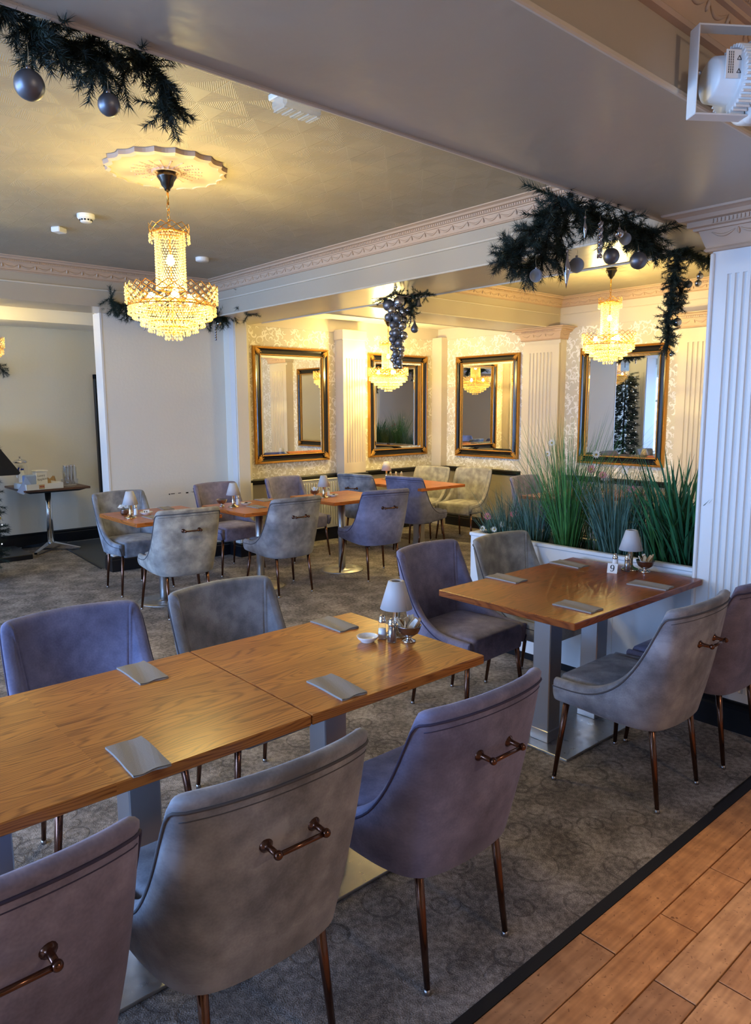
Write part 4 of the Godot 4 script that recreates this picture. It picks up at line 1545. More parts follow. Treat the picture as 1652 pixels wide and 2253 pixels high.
func chandelier(label: String, at: Vector3, energy: float, rose: bool):
	var t := thing("chandelier", label, "chandelier", at, 0.2, "gilt crystal chandeliers")
	if rose:
		var r := thing("ceiling_rose", "round scalloped plaster rose on the ceiling above the nearest chandelier", "ceiling rose", at)
		put("rose_plate", ch.rose, M.cornice_paint, r)
		put("ray_beading", ch.rays, M.cornice_paint, r)
		t.position.y -= 0.022
	put("canopy", ch.canopy, M.gunmetal, t)
	put("rod", ch.rod, M.gold, t)
	put("chain", ch.chain, M.gold, t)
	var cr := put("crown", ch.crown, M.gold, t)
	var rn := put("lattice_ring", ch.ring, M.gold, t)
	put("hoops", ch.hoops, M.gold, rn)
	many("crystal_column", ch.bead, M.crystal, ch.column_at, cr)
	many("crystal_tiers", ch.bead, M.crystal, ch.tiers_at, rn)
	many("crystal_drops", ch.drop, M.crystal, ch.drops_at, rn)
	for p in [Vector3(0, -0.45, 0), Vector3(0.12, -0.64, 0.0), Vector3(-0.06, -0.64, 0.104), Vector3(-0.06, -0.64, -0.104)]:
		put("bulb", ch.bulb, M.bulb, t, p)
		lamp("bulb_light", p, energy * (0.1 if p.x == 0.0 else 0.3), 0.012, t)

# ------------------------------------------------------------------ garlands and baubles
var sprig := {}

func make_sprig(called: String, L: float, nl: float, n: int, w: float, ang: float):
	var st := S()
	rng.seed = 19
	tube(st, [Vector3.ZERO, Vector3(0, L, 0)], 0.0012, 4)
	for i in n:
		var y := L * (0.04 + 0.96 * i / n)
		var a := i * 2.399 + rng.randf() * 0.6
		var e := ang * rng.randf_range(0.7, 1.2)
		var l := nl * rng.randf_range(0.75, 1.15)
		var d := Vector3(sin(a) * sin(e), cos(e), cos(a) * sin(e))
		var s := d.cross(Vector3(rng.randf() - 0.5, rng.randf() - 0.5, rng.randf() - 0.5)).normalized() * w
		var o := Vector3(0, y, 0)
		tri(st, o - s, o + s, o + d * l)
	st.generate_normals()
	sprig[called] = st.commit()

func needle_cols(n: int) -> Array:
	var c := []
	for i in n:
		var k := rng.randf_range(0.55, 1.25)
		c.append(Color(0.012 * k, 0.027 * k, 0.018 * k))
	return c

# boughs along a path; each bough hangs its own way
func garland(label: String, path: Array, per_m: float, kind: String, droop: float, spread: float, seed_: int, size := 1.0, group := "pine garlands with silver ornaments") -> Node3D:
	rng.seed = seed_
	var t := thing("garland", label, "garland", Vector3.ZERO, 0, group)
	var st := S(true)
	var cv := Curve3D.new()
	for p in path: cv.add_point(p)
	var L := cv.get_baked_length()
	var pts := []
	for i in 25: pts.append(cv.sample_baked(L * i / 24.0))
	tube(st, pts, 0.004, 6)
	ob("branch", st, M.branch, t)
	var xfs := []
	var n := int(L * per_m)
	for i in n:
		var s := L * (i + rng.randf()) / n
		var p := cv.sample_baked(s)
		var q := cv.sample_baked(minf(s + 0.03, L)) - cv.sample_baked(maxf(s - 0.03, 0))
		var d := (q.normalized() * rng.randf_range(-0.9, 1.2) + Vector3(rng.randfn(), rng.randfn() * 0.7 - droop, rng.randfn()) * spread).normalized()
		xfs.append(Transform3D(aim(d).rotated(d, rng.randf() * TAU) * rng.randf_range(0.7, 1.25) * size, p))
	many("needles", sprig[kind], M.needles, xfs, t, needle_cols(xfs.size()))
	return t

func bauble(label: String, at: Vector3, r: float, m: String, thread: float, shape := "ball", group := "silver baubles"):
	var t := thing("bauble", label, "ornament", at, rng.randf() * TAU, group)
	var st := S(true)
	var top := r
	if shape == "ball":
		ball(st, Vector3.ZERO, r, 24, 16)
	elif shape == "tear":
		lathe(st, [[0.0, -r], [r * 0.6, -r * 0.82], [r * 0.95, -r * 0.35], [r, 0.0], [r * 0.85, r * 0.5], [r * 0.45, r * 1.2], [r * 0.16, r * 1.9], [0.0, r * 2.2]], 20)
		top = r * 2.1
	elif shape == "spindle":
		lathe(st, [[0.0, -r * 4.6], [r * 0.25, -r * 3.2], [r * 0.8, -r], [r, 0.0], [r * 0.85, r * 0.9], [r * 0.3, r * 2.6], [r * 0.22, r * 4.0], [0.0, r * 4.4]], 16)
		top = r * 4.3
	elif shape == "twist":
		for k in 2:
			var pts := []
			for i in 31:
				var a := i * 0.55 + k * PI
				pts.append(Vector3(cos(a) * r * 0.5, -r * 12.0 * i / 30.0, sin(a) * r * 0.5))
			tube(st, pts, r * 0.55, 6)
		top = 0.0
	elif shape == "bell":
		lathe(st, [[r * 1.15, -r], [r, -r * 0.8], [r * 0.72, -r * 0.2], [r * 0.62, r * 0.5], [r * 0.4, r * 0.85], [0.0, r], [0.0, r * 0.9], [r * 0.36, r * 0.78], [r * 0.56, r * 0.45], [r * 0.66, -r * 0.2], [r * 1.08, -r]], 20)
	ob("body", st, M[m], t)
	st = S(true)
	lathe(st, [[0.0, top - 0.002], [0.0055, top - 0.003], [0.0055, top + 0.008], [0.0, top + 0.009]], 12)
	ob("cap", st, M.silver_dull, t)
	thread = maxf(thread, 0.035)
	if true:
		st = S(true)
		tube(st, [Vector3(0, top + 0.007, 0), Vector3(0.004, top + thread * 0.6, 0), Vector3(0, top + thread, 0), Vector3(-0.004, top + thread * 0.6, 0), Vector3(0, top + 0.007, 0)], 0.0007, 4)
		ob("thread", st, M.thread, t)

func build_garlands():
	make_sprig("long", 0.13, 0.042, 110, 0.0015, 0.85)
	make_sprig("short", 0.075, 0.021, 80, 0.0012, 1.0)
	make_sprig("tinsel", 0.1, 0.03, 90, 0.0014, 0.95)
	# top left, along the inner edge of the big beam
	garland("dark pine garland hanging from the beam in the top left corner", [Vector3(0.3, 2.57, -1.96), Vector3(0.55, 2.555, -1.96), Vector3(0.72, 2.535, -1.97), Vector3(0.83, 2.52, -1.96), Vector3(0.93, 2.545, -1.95)], 208, "long", 0.3, 0.8, 101, 0.74)
	garland("drooping tail of pine at the right end of the top left garland", [Vector3(0.9, 2.545, -1.95), Vector3(0.955, 2.52, -1.95), Vector3(0.975, 2.48, -1.95), Vector3(0.975, 2.44, -1.95), Vector3(0.98, 2.425, -1.95)], 304, "tinsel", 0.9, 0.55, 102, 0.78)
	garland("short hanging spray of the top left garland above the matt bauble", [Vector3(0.64, 2.555, -1.96), Vector3(0.635, 2.51, -1.96), Vector3(0.632, 2.5, -1.96)], 336, "long", 0.9, 0.5, 103, 0.66)
	garland("middle hanging spray of the top left garland above the smaller bauble", [Vector3(0.77, 2.54, -1.96), Vector3(0.79, 2.5, -1.96), Vector3(0.80, 2.485, -1.96)], 416, "long", 0.9, 0.6, 104, 0.68)
	bauble("larger matt grey bauble on a thread in the top left corner", Vector3(0.601, 2.375, -1.890), 0.034, "bauble_matt", 0.07)
	bauble("smaller matt grey bauble below the tail of the top left garland", Vector3(0.788, 2.379, -1.890), 0.027, "bauble_matt", 0.03)
	# by the pillar, inner edge of the big beam
	garland("full pine garland with silver ornaments under the beam left of the pillar", [Vector3(2.76, 2.53, -1.96), Vector3(2.95, 2.51, -1.97), Vector3(3.2, 2.5, -1.97), Vector3(3.45, 2.5, -1.96), Vector3(3.66, 2.51, -1.95)], 163, "long", 0.45, 0.9, 111, 0.92)
	garland("long drooping left arm of the garland left of the pillar", [Vector3(2.82, 2.52, -1.97), Vector3(2.72, 2.43, -1.98), Vector3(2.63, 2.36, -1.98), Vector3(2.56, 2.28, -1.98), Vector3(2.52, 2.235, -1.98)], 163, "long", 0.5, 0.6, 112, 0.85)
	garland("hanging spray of the garland above the glittery small bauble", [Vector3(2.78, 2.46, -1.97), Vector3(2.74, 2.36, -1.97), Vector3(2.70, 2.27, -1.97), Vector3(2.60, 2.215, -1.97)], 163, "long", 0.7, 0.6, 113, 0.78)
	garland("middle hanging spray of the garland beside the twisted icicle", [Vector3(2.86, 2.46, -1.97), Vector3(2.84, 2.36, -1.97), Vector3(2.80, 2.26, -1.97)], 163, "long", 0.9, 0.6, 114, 0.7)
	garland("right hanging spray of the garland next to the pillar cornice", [Vector3(3.45, 2.49, -1.96), Vector3(3.56, 2.45, -1.96), Vector3(3.60, 2.43, -1.95)], 352, "long", 0.9, 0.8, 115, 0.85)
	garland("stray twig sticking out at the far left of the pillar garland", [Vector3(2.58, 2.29, -1.98), Vector3(2.5, 2.25, -1.98), Vector3(2.44, 2.22, -1.98)], 192, "long", 0.1, 0.35, 116, 0.7)
	bauble("small glittery bauble hanging lowest at the left of the pillar garland", Vector3(2.556, 2.164, -1.890), 0.027, "bauble_glitter", 0.05)
	bauble("mirror-bright spindle ornament under the pillar garland", Vector3(2.772, 2.212, -1.890), 0.0175, "bauble_shiny", 0.05, "spindle")
	bauble("glittery round bauble between the spindle and the chandelier rod", Vector3(2.844, 2.239, -1.890), 0.033, "bauble_glitter", 0.04)
	bauble("matt round bauble hanging right in front of the chandelier rod", Vector3(3.122, 2.312, -1.890), 0.037, "bauble_matt", 0.04)
	bauble("matt round bauble at the right end of the pillar garland", Vector3(3.364, 2.323, -1.890), 0.041, "bauble_matt", 0.04)
	bauble("slim silver spindle set in the left of the pillar garland", Vector3(2.867, 2.390, -1.870), 0.011, "bauble_shiny", 0.04, "spindle")
	bauble("long twisted silver icicle in the middle of the pillar garland", Vector3(2.992, 2.437, -1.870), 0.0125, "bauble_shiny", 0.0, "twist")
	bauble("small clear-bright bauble among the needles of the pillar garland", Vector3(3.148, 2.412, -1.870), 0.021, "bauble_shiny", 0.03)
	bauble("half hidden glittery bauble above the matt one in the pillar garland", Vector3(3.201, 2.397, -1.870), 0.028, "bauble_glitter", 0.03)
	# beside the pillar, hanging in the alcove opening
	garland("pine rope draped along the soffit edge beside the fluted pillar", [Vector3(4.12, 2.49, -2.13), Vector3(4.25, 2.53, -2.13), Vector3(4.4, 2.53, -2.13), Vector3(4.55, 2.52, -2.13), Vector3(4.72, 2.52, -2.13)], 272, "short", 0.6, 0.7, 121, 0.85)
	garland("thick pine rope hanging down beside the fluted pillar", [Vector3(4.24, 2.52, -2.13), Vector3(4.21, 2.42, -2.13), Vector3(4.19, 2.34, -2.13), Vector3(4.19, 2.25, -2.13), Vector3(4.15, 2.15, -2.13), Vector3(4.165, 2.06, -2.13), Vector3(4.16, 1.97, -2.13)], 416, "short", 0.3, 0.75, 122, 0.9)
	garland("loose side loop of the pine rope beside the pillar", [Vector3(4.21, 2.36, -2.13), Vector3(4.28, 2.3, -2.13), Vector3(4.27, 2.22, -2.13), Vector3(4.2, 2.2, -2.13)], 304, "short", 0.2, 0.6, 123, 0.85)
	bauble("upper of two bright baubles hanging close to the fluted pillar", Vector3(4.520, 2.410, -2.130), 0.021, "bauble_shiny", 0.05)
	bauble("lower of two bright baubles hanging close to the fluted pillar", Vector3(4.492, 2.365, -2.125), 0.0205, "bauble_shiny", 0.0)
	bauble("matt bauble tucked at the right side of the hanging pine rope", Vector3(4.319, 2.337, -2.100), 0.022, "bauble_matt", 0.0)
	bauble("bright bauble halfway down the hanging pine rope", Vector3(4.184, 2.109, -2.090), 0.026, "bauble_shiny", 0.0)
	bauble("tiny bright bauble at the bottom end of the hanging pine rope", Vector3(4.194, 1.928, -2.120), 0.013, "bauble_shiny", 0.03)
	# on the far beam behind the nearest chandelier
	garland("dark garland on the far beam, left of the nearest chandelier", [Vector3(2.68, 2.62, -6.68), Vector3(2.76, 2.57, -6.68), Vector3(2.86, 2.55, -6.68), Vector3(3.0, 2.52, -6.67), Vector3(3.3, 2.46, -6.67)], 176, "long", 0.4, 1.00, 131)
	garland("dark garland on the far beam, right of the nearest chandelier", [Vector3(3.3, 2.46, -6.67), Vector3(3.55, 2.48, -6.67), Vector3(3.7, 2.53, -6.67), Vector3(3.84, 2.55, -6.67), Vector3(3.92, 2.6, -6.67), Vector3(3.96, 2.66, -6.67)], 208, "long", 0.3, 1.00, 132)
	garland("upright sprays at the right end of the far garland", [Vector3(3.95, 2.52, -6.3), Vector3(3.9, 2.6, -6.3), Vector3(3.87, 2.69, -6.3)], 192, "long", -0.4, 0.85, 133)
	bauble("silver bauble in the left part of the far garland", Vector3(2.866, 2.534, -6.620), 0.03, "bauble_matt", 0.0)
	bauble("silver bauble hanging clear below the far garland", Vector3(3.125, 2.421, -6.640), 0.03, "bauble_matt", 0.03)
	bauble("silver bauble in the right part of the far garland", Vector3(3.763, 2.465, -6.620), 0.028, "bauble_shiny", 0.0)
	bauble("thin twisted icicle left of the nearest chandelier", Vector3(2.996, 2.460, -6.640), 0.009, "bauble_shiny", 0.0, "twist")
	bauble("thin twisted icicle right of the nearest chandelier", Vector3(3.738, 2.430, -6.640), 0.011, "bauble_shiny", 0.0, "twist")
	bauble("thin twisted icicle just below the nearest chandelier", Vector3(3.330, 2.385, -6.640), 0.009, "bauble_shiny", 0.0, "twist")
	# the hanging bunch under the soffit
	var hook := Vector3(3.93, YB, -4.21)
	var t := thing("bauble_cluster", "long bunch of matt and shiny silver baubles hanging from the soffit hook", "ornament", hook)
	var st := S(true)
	tube(st, [Vector3(0, 0.0, 0), Vector3(0, -0.09, 0)], 0.0022, 6)
	tube(st, [Vector3(-0.012, -0.03, 0), Vector3(0, -0.045, 0), Vector3(0.012, -0.03, 0), Vector3(0.006, -0.02, 0)], 0.002, 6)
	lathe(st, [[0.0, -0.006], [0.016, -0.004], [0.016, 0.0]], 14)
	ob("hook", st, M.silver, t)
	rng.seed = 141
	var R := Vector3(0.75, 0, 0.66).normalized()
	var F := Vector3(-0.66, 0, 0.75).normalized()
	var spec := [[-0.055, -0.135, 0.0, 0.046, 0], [0.03, -0.115, 0.02, 0.05, 1], [-0.03, -0.178, 0.035, 0.036, 1], [-0.055, -0.225, 0.0, 0.033, 0], [0.012, -0.235, 0.03, 0.035, 0], [0.06, -0.19, 0.0, 0.032, 1], [-0.02, -0.285, 0.015, 0.03, 0], [0.05, -0.29, 0.01, 0.034, 1], [0.065, -0.245, -0.02, 0.03, 1], [0.0, -0.345, 0.02, 0.032, 0], [0.06, -0.365, 0.01, 0.033, 1], [-0.025, -0.39, 0.01, 0.03, 0], [0.025, -0.42, 0.025, 0.031, 0], [-0.02, -0.455, 0.0, 0.028, 1], [0.045, -0.465, 0.005, 0.028, 1], [0.0, -0.505, 0.02, 0.028, 0], [0.04, -0.51, 0.0, 0.026, 1], [-0.02, -0.545, 0.0, 0.025, 1], [0.025, -0.56, 0.02, 0.026, 0], [0.0, -0.595, 0.0, 0.024, 1], [0.035, -0.60, 0.0, 0.02, 1]]
	for s in spec:
		st = S(true)
		ball(st, Vector3.ZERO, s[3], 20, 14)
		ob("ball", st, M.bauble_shiny if s[4] else M.bauble_matt, t, R * s[0] + Vector3(0, s[1], 0) + F * s[2])
	for k in 34:   # the same balls behind, filling the bunch
		var y := -0.14 - k * 0.0135
		var a := k * 2.4
		var w := lerpf(0.05, 0.022, k / 34.0)
		st = S(true)
		ball(st, Vector3.ZERO, lerpf(0.03, 0.02, k / 34.0), 14, 10)
		ob("ball", st, M.bauble_shiny if k % 3 else M.bauble_matt, t, R * (0.01 + sin(a) * w) + Vector3(0, y, 0) + F * (cos(a) * w - 0.03))
	st = S()
	for e in [[-0.19, -0.085, 0.02, 0.06, 0.35], [-0.02, -0.075, 0.03, 0.07, -0.5], [0.03, -0.07, 0.03, 0.06, 0.9]]:
		box(st, Vector3.ZERO, Vector3(0.13, 0.004, 0.03), 0.0, Transform3D(Basis(R, Vector3.UP, F).rotated(F, e[4] * 0.3), R * (e[0] + 0.07) + Vector3(0, e[1], 0) + F * e[2]))
	ob("ribbon", st, M.silver_dull, t)
	garland("small pine spray above the hanging bunch of silver baubles", [hook + R * -0.1 + Vector3(0, -0.09, 0), hook + Vector3(0, -0.05, 0), hook + R * 0.12 + Vector3(0, -0.07, 0), hook + R * 0.25 + Vector3(0, -0.05, 0)], 208, "short", 0.2, 0.7, 142)
	garland("thin pine twig trailing beside the hanging bunch of baubles", [hook + R * 0.1 + Vector3(0, -0.07, 0), hook + R * 0.13 + Vector3(0, -0.15, 0), hook + R * 0.12 + Vector3(0, -0.22, 0)], 240, "short", 0.4, 0.7, 143)
	bauble("teardrop bauble right of the hanging bunch", hook + R * 0.145 + Vector3(0, -0.315, 0), 0.03, "bauble_matt", 0.08, "tear")
	bauble("small bright bauble right of the top of the hanging bunch", hook + R * 0.095 + Vector3(0, -0.175, 0), 0.026, "bauble_shiny", 0.04)
	bauble("bluish silver bell on the twig right of the hanging bunch", hook + R * 0.17 + Vector3(0, -0.115, 0), 0.03, "bauble_shiny", 0.02, "bell")
	bauble("slim icicle between the bunch and the teardrop bauble", hook + R * 0.115 + Vector3(0, -0.2, 0), 0.006, "bauble_shiny", 0.0, "twist")
	garland("dark sprig on the passage wall at the left edge", [Vector3(2.3, 2.12, -9.15), Vector3(2.36, 2.1, -9.14), Vector3(2.4, 2.07, -9.13)], 192, "tinsel", 0.0, 0.6, 151)

func build_tree():
	var t := thing("christmas_tree", "slim dark christmas tree with white lights at the left edge beside the lectern", "tree", Vector3(1.62, 0, -7.6))
	rng.seed = 61
	var st := S(true)
	tube(st, [Vector3(0, 0.0, 0), Vector3(0, 2.25, 0)], [0.03, 0.008], 8)
	ob("trunk", st, M.branch, t)
	st = S(true)
	lathe(st, [[0.0, 0.0], [0.14, 0.0], [0.17, 0.2], [0.16, 0.2], [0.0, 0.17]], 20)
	ob("pot", st, M.black_matt, t)
	var xfs := []
	for i in 1000:
		var y := 0.2 + 2.05 * rng.randf()
		var a := rng.randf() * TAU
		var r := (0.23 - 0.1 * y / 2.2) * sqrt(rng.randf())
		var d := Vector3(sin(a), rng.randf_range(-0.7, 0.3), cos(a)).normalized()
		xfs.append(Transform3D(aim(d) * rng.randf_range(0.75, 1.15), Vector3(sin(a) * r, y, cos(a) * r)))
	many("needles", sprig.long, M.needles, xfs, t, needle_cols(1000))
	st = S(true)
	ball(st, Vector3.ZERO, 0.005, 8, 6)
	st.generate_normals()
	var lm := st.commit()
	for i in 90:
		var y := 0.3 + 1.9 * i / 90.0
		var a := i * 2.4
		var r := 0.28 - 0.09 * y / 2.2
		put("fairy_light", lm, M.fairy_light, t, Vector3(sin(a) * r, y, cos(a) * r))
	for i in 7:
		var y := 0.6 + 0.22 * i
		var a := 1.2 + i * 0.9
		var r := 0.27 - 0.1 * y / 2.05
		flower_at("white silk flower tied to the slim christmas tree", Vector3(1.62 + sin(a) * r, y, -7.6 + cos(a) * r), Vector3(sin(a), 0.2, cos(a)), 0.055, M.silk_white, 0.0, "white flowers on the christmas tree")

# ------------------------------------------------------------------ planter
func flower_at(label: String, at: Vector3, look: Vector3, r: float, m: Material, stem: float, group: String):
	var t := thing("flower", label, "flower", at, 0, group)
	var bs := aim(look)
	var st := S()
	for k in 13:
		var a := TAU * k / 13
		var d := bs * Vector3(sin(a), 0.18, cos(a))
		var x := bs * Vector3(cos(a), 0, -sin(a))
		var u := bs.y
		var p := [d * r * 0.18, d * r * 0.6 + x * r * 0.13 + u * r * 0.05, d * r, d * r * 0.6 - x * r * 0.13 + u * r * 0.05]
		tri(st, p[0], p[1], p[2])
		tri(st, p[0], p[2], p[3])
	ob("petals", st, m, t)
	st = S(true)
	ball(st, bs.y * r * 0.08, r * 0.22, 8, 6)
	ob("centre", st, M.silk_yellow, t)
	if stem > 0.0:
		st = S(true)
		tube(st, [Vector3.ZERO, Vector3(0.004, -stem * 0.5, 0.01), Vector3(-0.005, -stem, 0.0)], 0.0016, 5)
		ob("stem", st, M.leaf_mid, t)

func clump(label: String, at: Vector3, n: int, h: float, lean: float, foot: float, w: float, c0: Color, c1: Color, m: String, seed_: int, droop := 0.35):
	rng.seed = seed_
	var t := thing("ornamental_grass", label, "plant", at, 0, "artificial grasses in the planter")
	var st := S()
	for i in n:
		var a := rng.randf() * TAU
		var r := foot * sqrt(rng.randf())
		var p := Vector3(cos(a) * r * 0.75, 0, sin(a) * r)
		var out := Vector3(cos(a + rng.randfn() * 0.5), 0, sin(a + rng.randfn() * 0.5))
		var l := h * rng.randf_range(0.55, 1.08)
		var ln := lean * rng.randf_range(0.15, 1.3)
		var dr := droop * rng.randf() * rng.randf()
		var x := out.cross(Vector3.UP).rotated(Vector3.UP, rng.randfn() * 0.8)
		var k := rng.randf()
		var col := c0.lerp(c1, k)
		var prev := []
		for s in 6:
			var u := s / 5.0
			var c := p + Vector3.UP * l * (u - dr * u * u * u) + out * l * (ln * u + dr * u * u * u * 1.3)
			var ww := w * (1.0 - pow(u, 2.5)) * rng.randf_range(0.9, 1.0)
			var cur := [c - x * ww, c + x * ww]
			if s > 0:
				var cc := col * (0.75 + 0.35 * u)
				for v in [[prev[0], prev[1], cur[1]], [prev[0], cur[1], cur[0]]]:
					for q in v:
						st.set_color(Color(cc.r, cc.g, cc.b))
						st.add_vertex(q)
			prev = cur
	var o := ob("blades", st, M[m], t)
	o.set_meta("kind", "stuff")

func broad_leaves(label: String, at: Vector3, n: int, h: float, seed_: int):
	rng.seed = seed_
	var t := thing("ornamental_grass", label, "plant", at, 0, "artificial grasses in the planter")
	for i in n:
		var a := rng.randf() * TAU
		var out := Vector3(cos(a), 0, sin(a))
		var l := h * rng.randf_range(0.6, 1.08)
		var ln := rng.randf_range(0.08, 0.5)
		var dr := 0.42 * rng.randf() * rng.randf()
		var x := out.cross(Vector3.UP).rotated(Vector3.UP, rng.randfn() * 0.5)
		var p := Vector3(rng.randf_range(-0.06, 0.06), 0, rng.randf_range(-0.11, 0.11))
		var st := S(true)
		var rows := []
		for s in 8:
			var u := s / 7.0
			var c := p + Vector3.UP * l * (u - dr * u * u * u) + out * l * (ln * u + dr * u * u * u * 1.4)
			var ww := 0.0085 * pow(sin(PI * clampf(0.28 + 0.72 * u, 0, 1)), 0.8) + 0.0003
			rows.append([c - x * ww, c + out * ww * 0.45, c + x * ww])
		for s in 7:
			for k in 2:
				quad(st, rows[s][k], rows[s][k + 1], rows[s + 1][k + 1], rows[s + 1][k])
		ob("leaf", st, M.leaf_dark if i % 3 else M.leaf_mid, t)

func build_planter():
	var t := thing("planter", "long low white planter wall between the reddish table and the alcove", "planter", Vector3(3.905, 0, -2.46))
	var zl := -0.785   # far end, local
	var zr := 0.785
	var st := S()
	bx(st, Vector3(-0.175, 0.05, zl), Vector3(-0.155, 0.775, zr))
	bx(st, Vector3(0.155, 0.05, zl), Vector3(0.175, 0.775, zr))
	bx(st, Vector3(-0.155, 0.05, zl), Vector3(0.155, 0.775, zl + 0.02))
	bx(st, Vector3(-0.155, 0.05, zr - 0.02), Vector3(0.155, 0.775, zr))
	ob("box", st, M.planter_paint, t)
	st = S()
	for e in [[Vector3(-0.185, 0.76, zl - 0.01), Vector3(-0.14, 0.785, zr)], [Vector3(0.14, 0.76, zl - 0.01), Vector3(0.185, 0.785, zr)], [Vector3(-0.14, 0.76, zl - 0.01), Vector3(0.14, 0.785, zl + 0.035)], [Vector3(-0.14, 0.76, zr - 0.035), Vector3(0.14, 0.785, zr)]]:
		bx(st, e[0], e[1], 0.006)
	ob("rim", st, M.planter_paint, t)
	st = S()
	bx(st, Vector3(-0.16, 0.0, zl + 0.01), Vector3(0.16, 0.05, zr))
	ob("plinth", st, M.black_gloss, t)
	st = S()
	bx(st, Vector3(-0.155, 0.68, zl + 0.02), Vector3(0.155, 0.72, zr - 0.02))
	ob("soil", st, M.soil, t)
	st = S()
	box(st, Vector3(-0.1755, 0.4, 0.3), Vector3(0.003, 0.68, 0.006))
	ob("joint", st, M.white_gloss, t)
	var X := 3.9
	var Y := 0.71
	var blue0 := Color(0.03, 0.085, 0.065)
	var blue1 := Color(0.13, 0.24, 0.19)
	var gr0 := Color(0.03, 0.13, 0.03)
	var gr1 := Color(0.1, 0.3, 0.07)
	var dk0 := Color(0.02, 0.06, 0.035)
	var dk1 := Color(0.07, 0.17, 0.08)
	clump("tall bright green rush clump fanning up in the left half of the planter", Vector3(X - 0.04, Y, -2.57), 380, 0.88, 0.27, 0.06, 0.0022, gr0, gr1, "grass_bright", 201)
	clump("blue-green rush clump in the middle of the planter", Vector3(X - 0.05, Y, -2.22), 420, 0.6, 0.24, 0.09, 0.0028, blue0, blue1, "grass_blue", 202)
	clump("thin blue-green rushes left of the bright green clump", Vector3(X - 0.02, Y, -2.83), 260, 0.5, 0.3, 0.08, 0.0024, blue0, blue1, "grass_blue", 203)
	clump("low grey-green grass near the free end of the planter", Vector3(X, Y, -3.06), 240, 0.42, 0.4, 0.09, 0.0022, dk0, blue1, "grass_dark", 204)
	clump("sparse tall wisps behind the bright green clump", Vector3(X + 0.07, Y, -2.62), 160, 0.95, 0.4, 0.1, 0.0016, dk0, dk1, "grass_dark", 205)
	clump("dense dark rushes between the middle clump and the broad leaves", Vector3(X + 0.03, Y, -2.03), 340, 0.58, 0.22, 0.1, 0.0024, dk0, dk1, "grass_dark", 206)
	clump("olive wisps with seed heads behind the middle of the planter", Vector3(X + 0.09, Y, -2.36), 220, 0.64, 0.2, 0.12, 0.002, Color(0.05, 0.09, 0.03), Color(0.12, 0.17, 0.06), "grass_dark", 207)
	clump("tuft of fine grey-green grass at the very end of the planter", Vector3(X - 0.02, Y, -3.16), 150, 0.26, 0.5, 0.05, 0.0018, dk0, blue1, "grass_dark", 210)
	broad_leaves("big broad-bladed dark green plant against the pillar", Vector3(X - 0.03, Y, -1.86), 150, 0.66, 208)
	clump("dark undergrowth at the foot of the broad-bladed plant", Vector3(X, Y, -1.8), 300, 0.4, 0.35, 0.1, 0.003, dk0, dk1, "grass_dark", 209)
	var W = M.silk_white
	var P = M.silk_pink
	var g := "silk flowers in the planter"
	var look := Vector3(-0.75, 0.35, 0.5)
	for f in [["pink gerbera standing above the free end of the planter", 3.84, 0.885, -3.19, 0.03, P, 0.16], ["coral gerbera right of the pink one over the planter", 3.86, 0.92, -2.99, 0.026, P, 0.2], ["white blossom lowest at the free end of the planter", 3.82, 0.80, -3.22, 0.022, W, 0.1], ["white blossom under the pink gerbera, further right", 3.84, 0.845, -3.06, 0.024, W, 0.12], ["white blossom just left of the dark chair top in the planter", 3.8, 0.81, -3.1, 0.022, W, 0.09], ["coral flower high among the middle grasses", 3.9, 1.25, -2.44, 0.03, P, 0.5], ["coral flower right of and just below the highest coral one", 3.9, 1.22, -2.36, 0.026, P, 0.48], ["pale coral flower low among the blue-green rushes", 3.88, 1.15, -2.16, 0.026, P, 0.42], ["pale daisy at the top left of the tall grasses", 3.9, 1.4, -2.73, 0.026, W, 0.66], ["pale daisy below the topmost daisy on the left", 3.9, 1.33, -2.76, 0.022, W, 0.6], ["pale daisy against the lower edge of the big mirror", 3.9, 1.34, -2.41, 0.028, W, 0.6], ["white daisy in front of the right half of the mirror's lower frame", 3.92, 1.25, -2.23, 0.024, W, 0.52], ["large white flower behind the bright green clump", 3.95, 1.14, -2.55, 0.036, W, 0.4], ["second large white flower low behind the bright green clump", 3.95, 1.1, -2.49, 0.04, W, 0.38]]:
		flower_at(f[0], Vector3(f[1], f[2], f[3]), look, f[4], f[5], f[6], g)

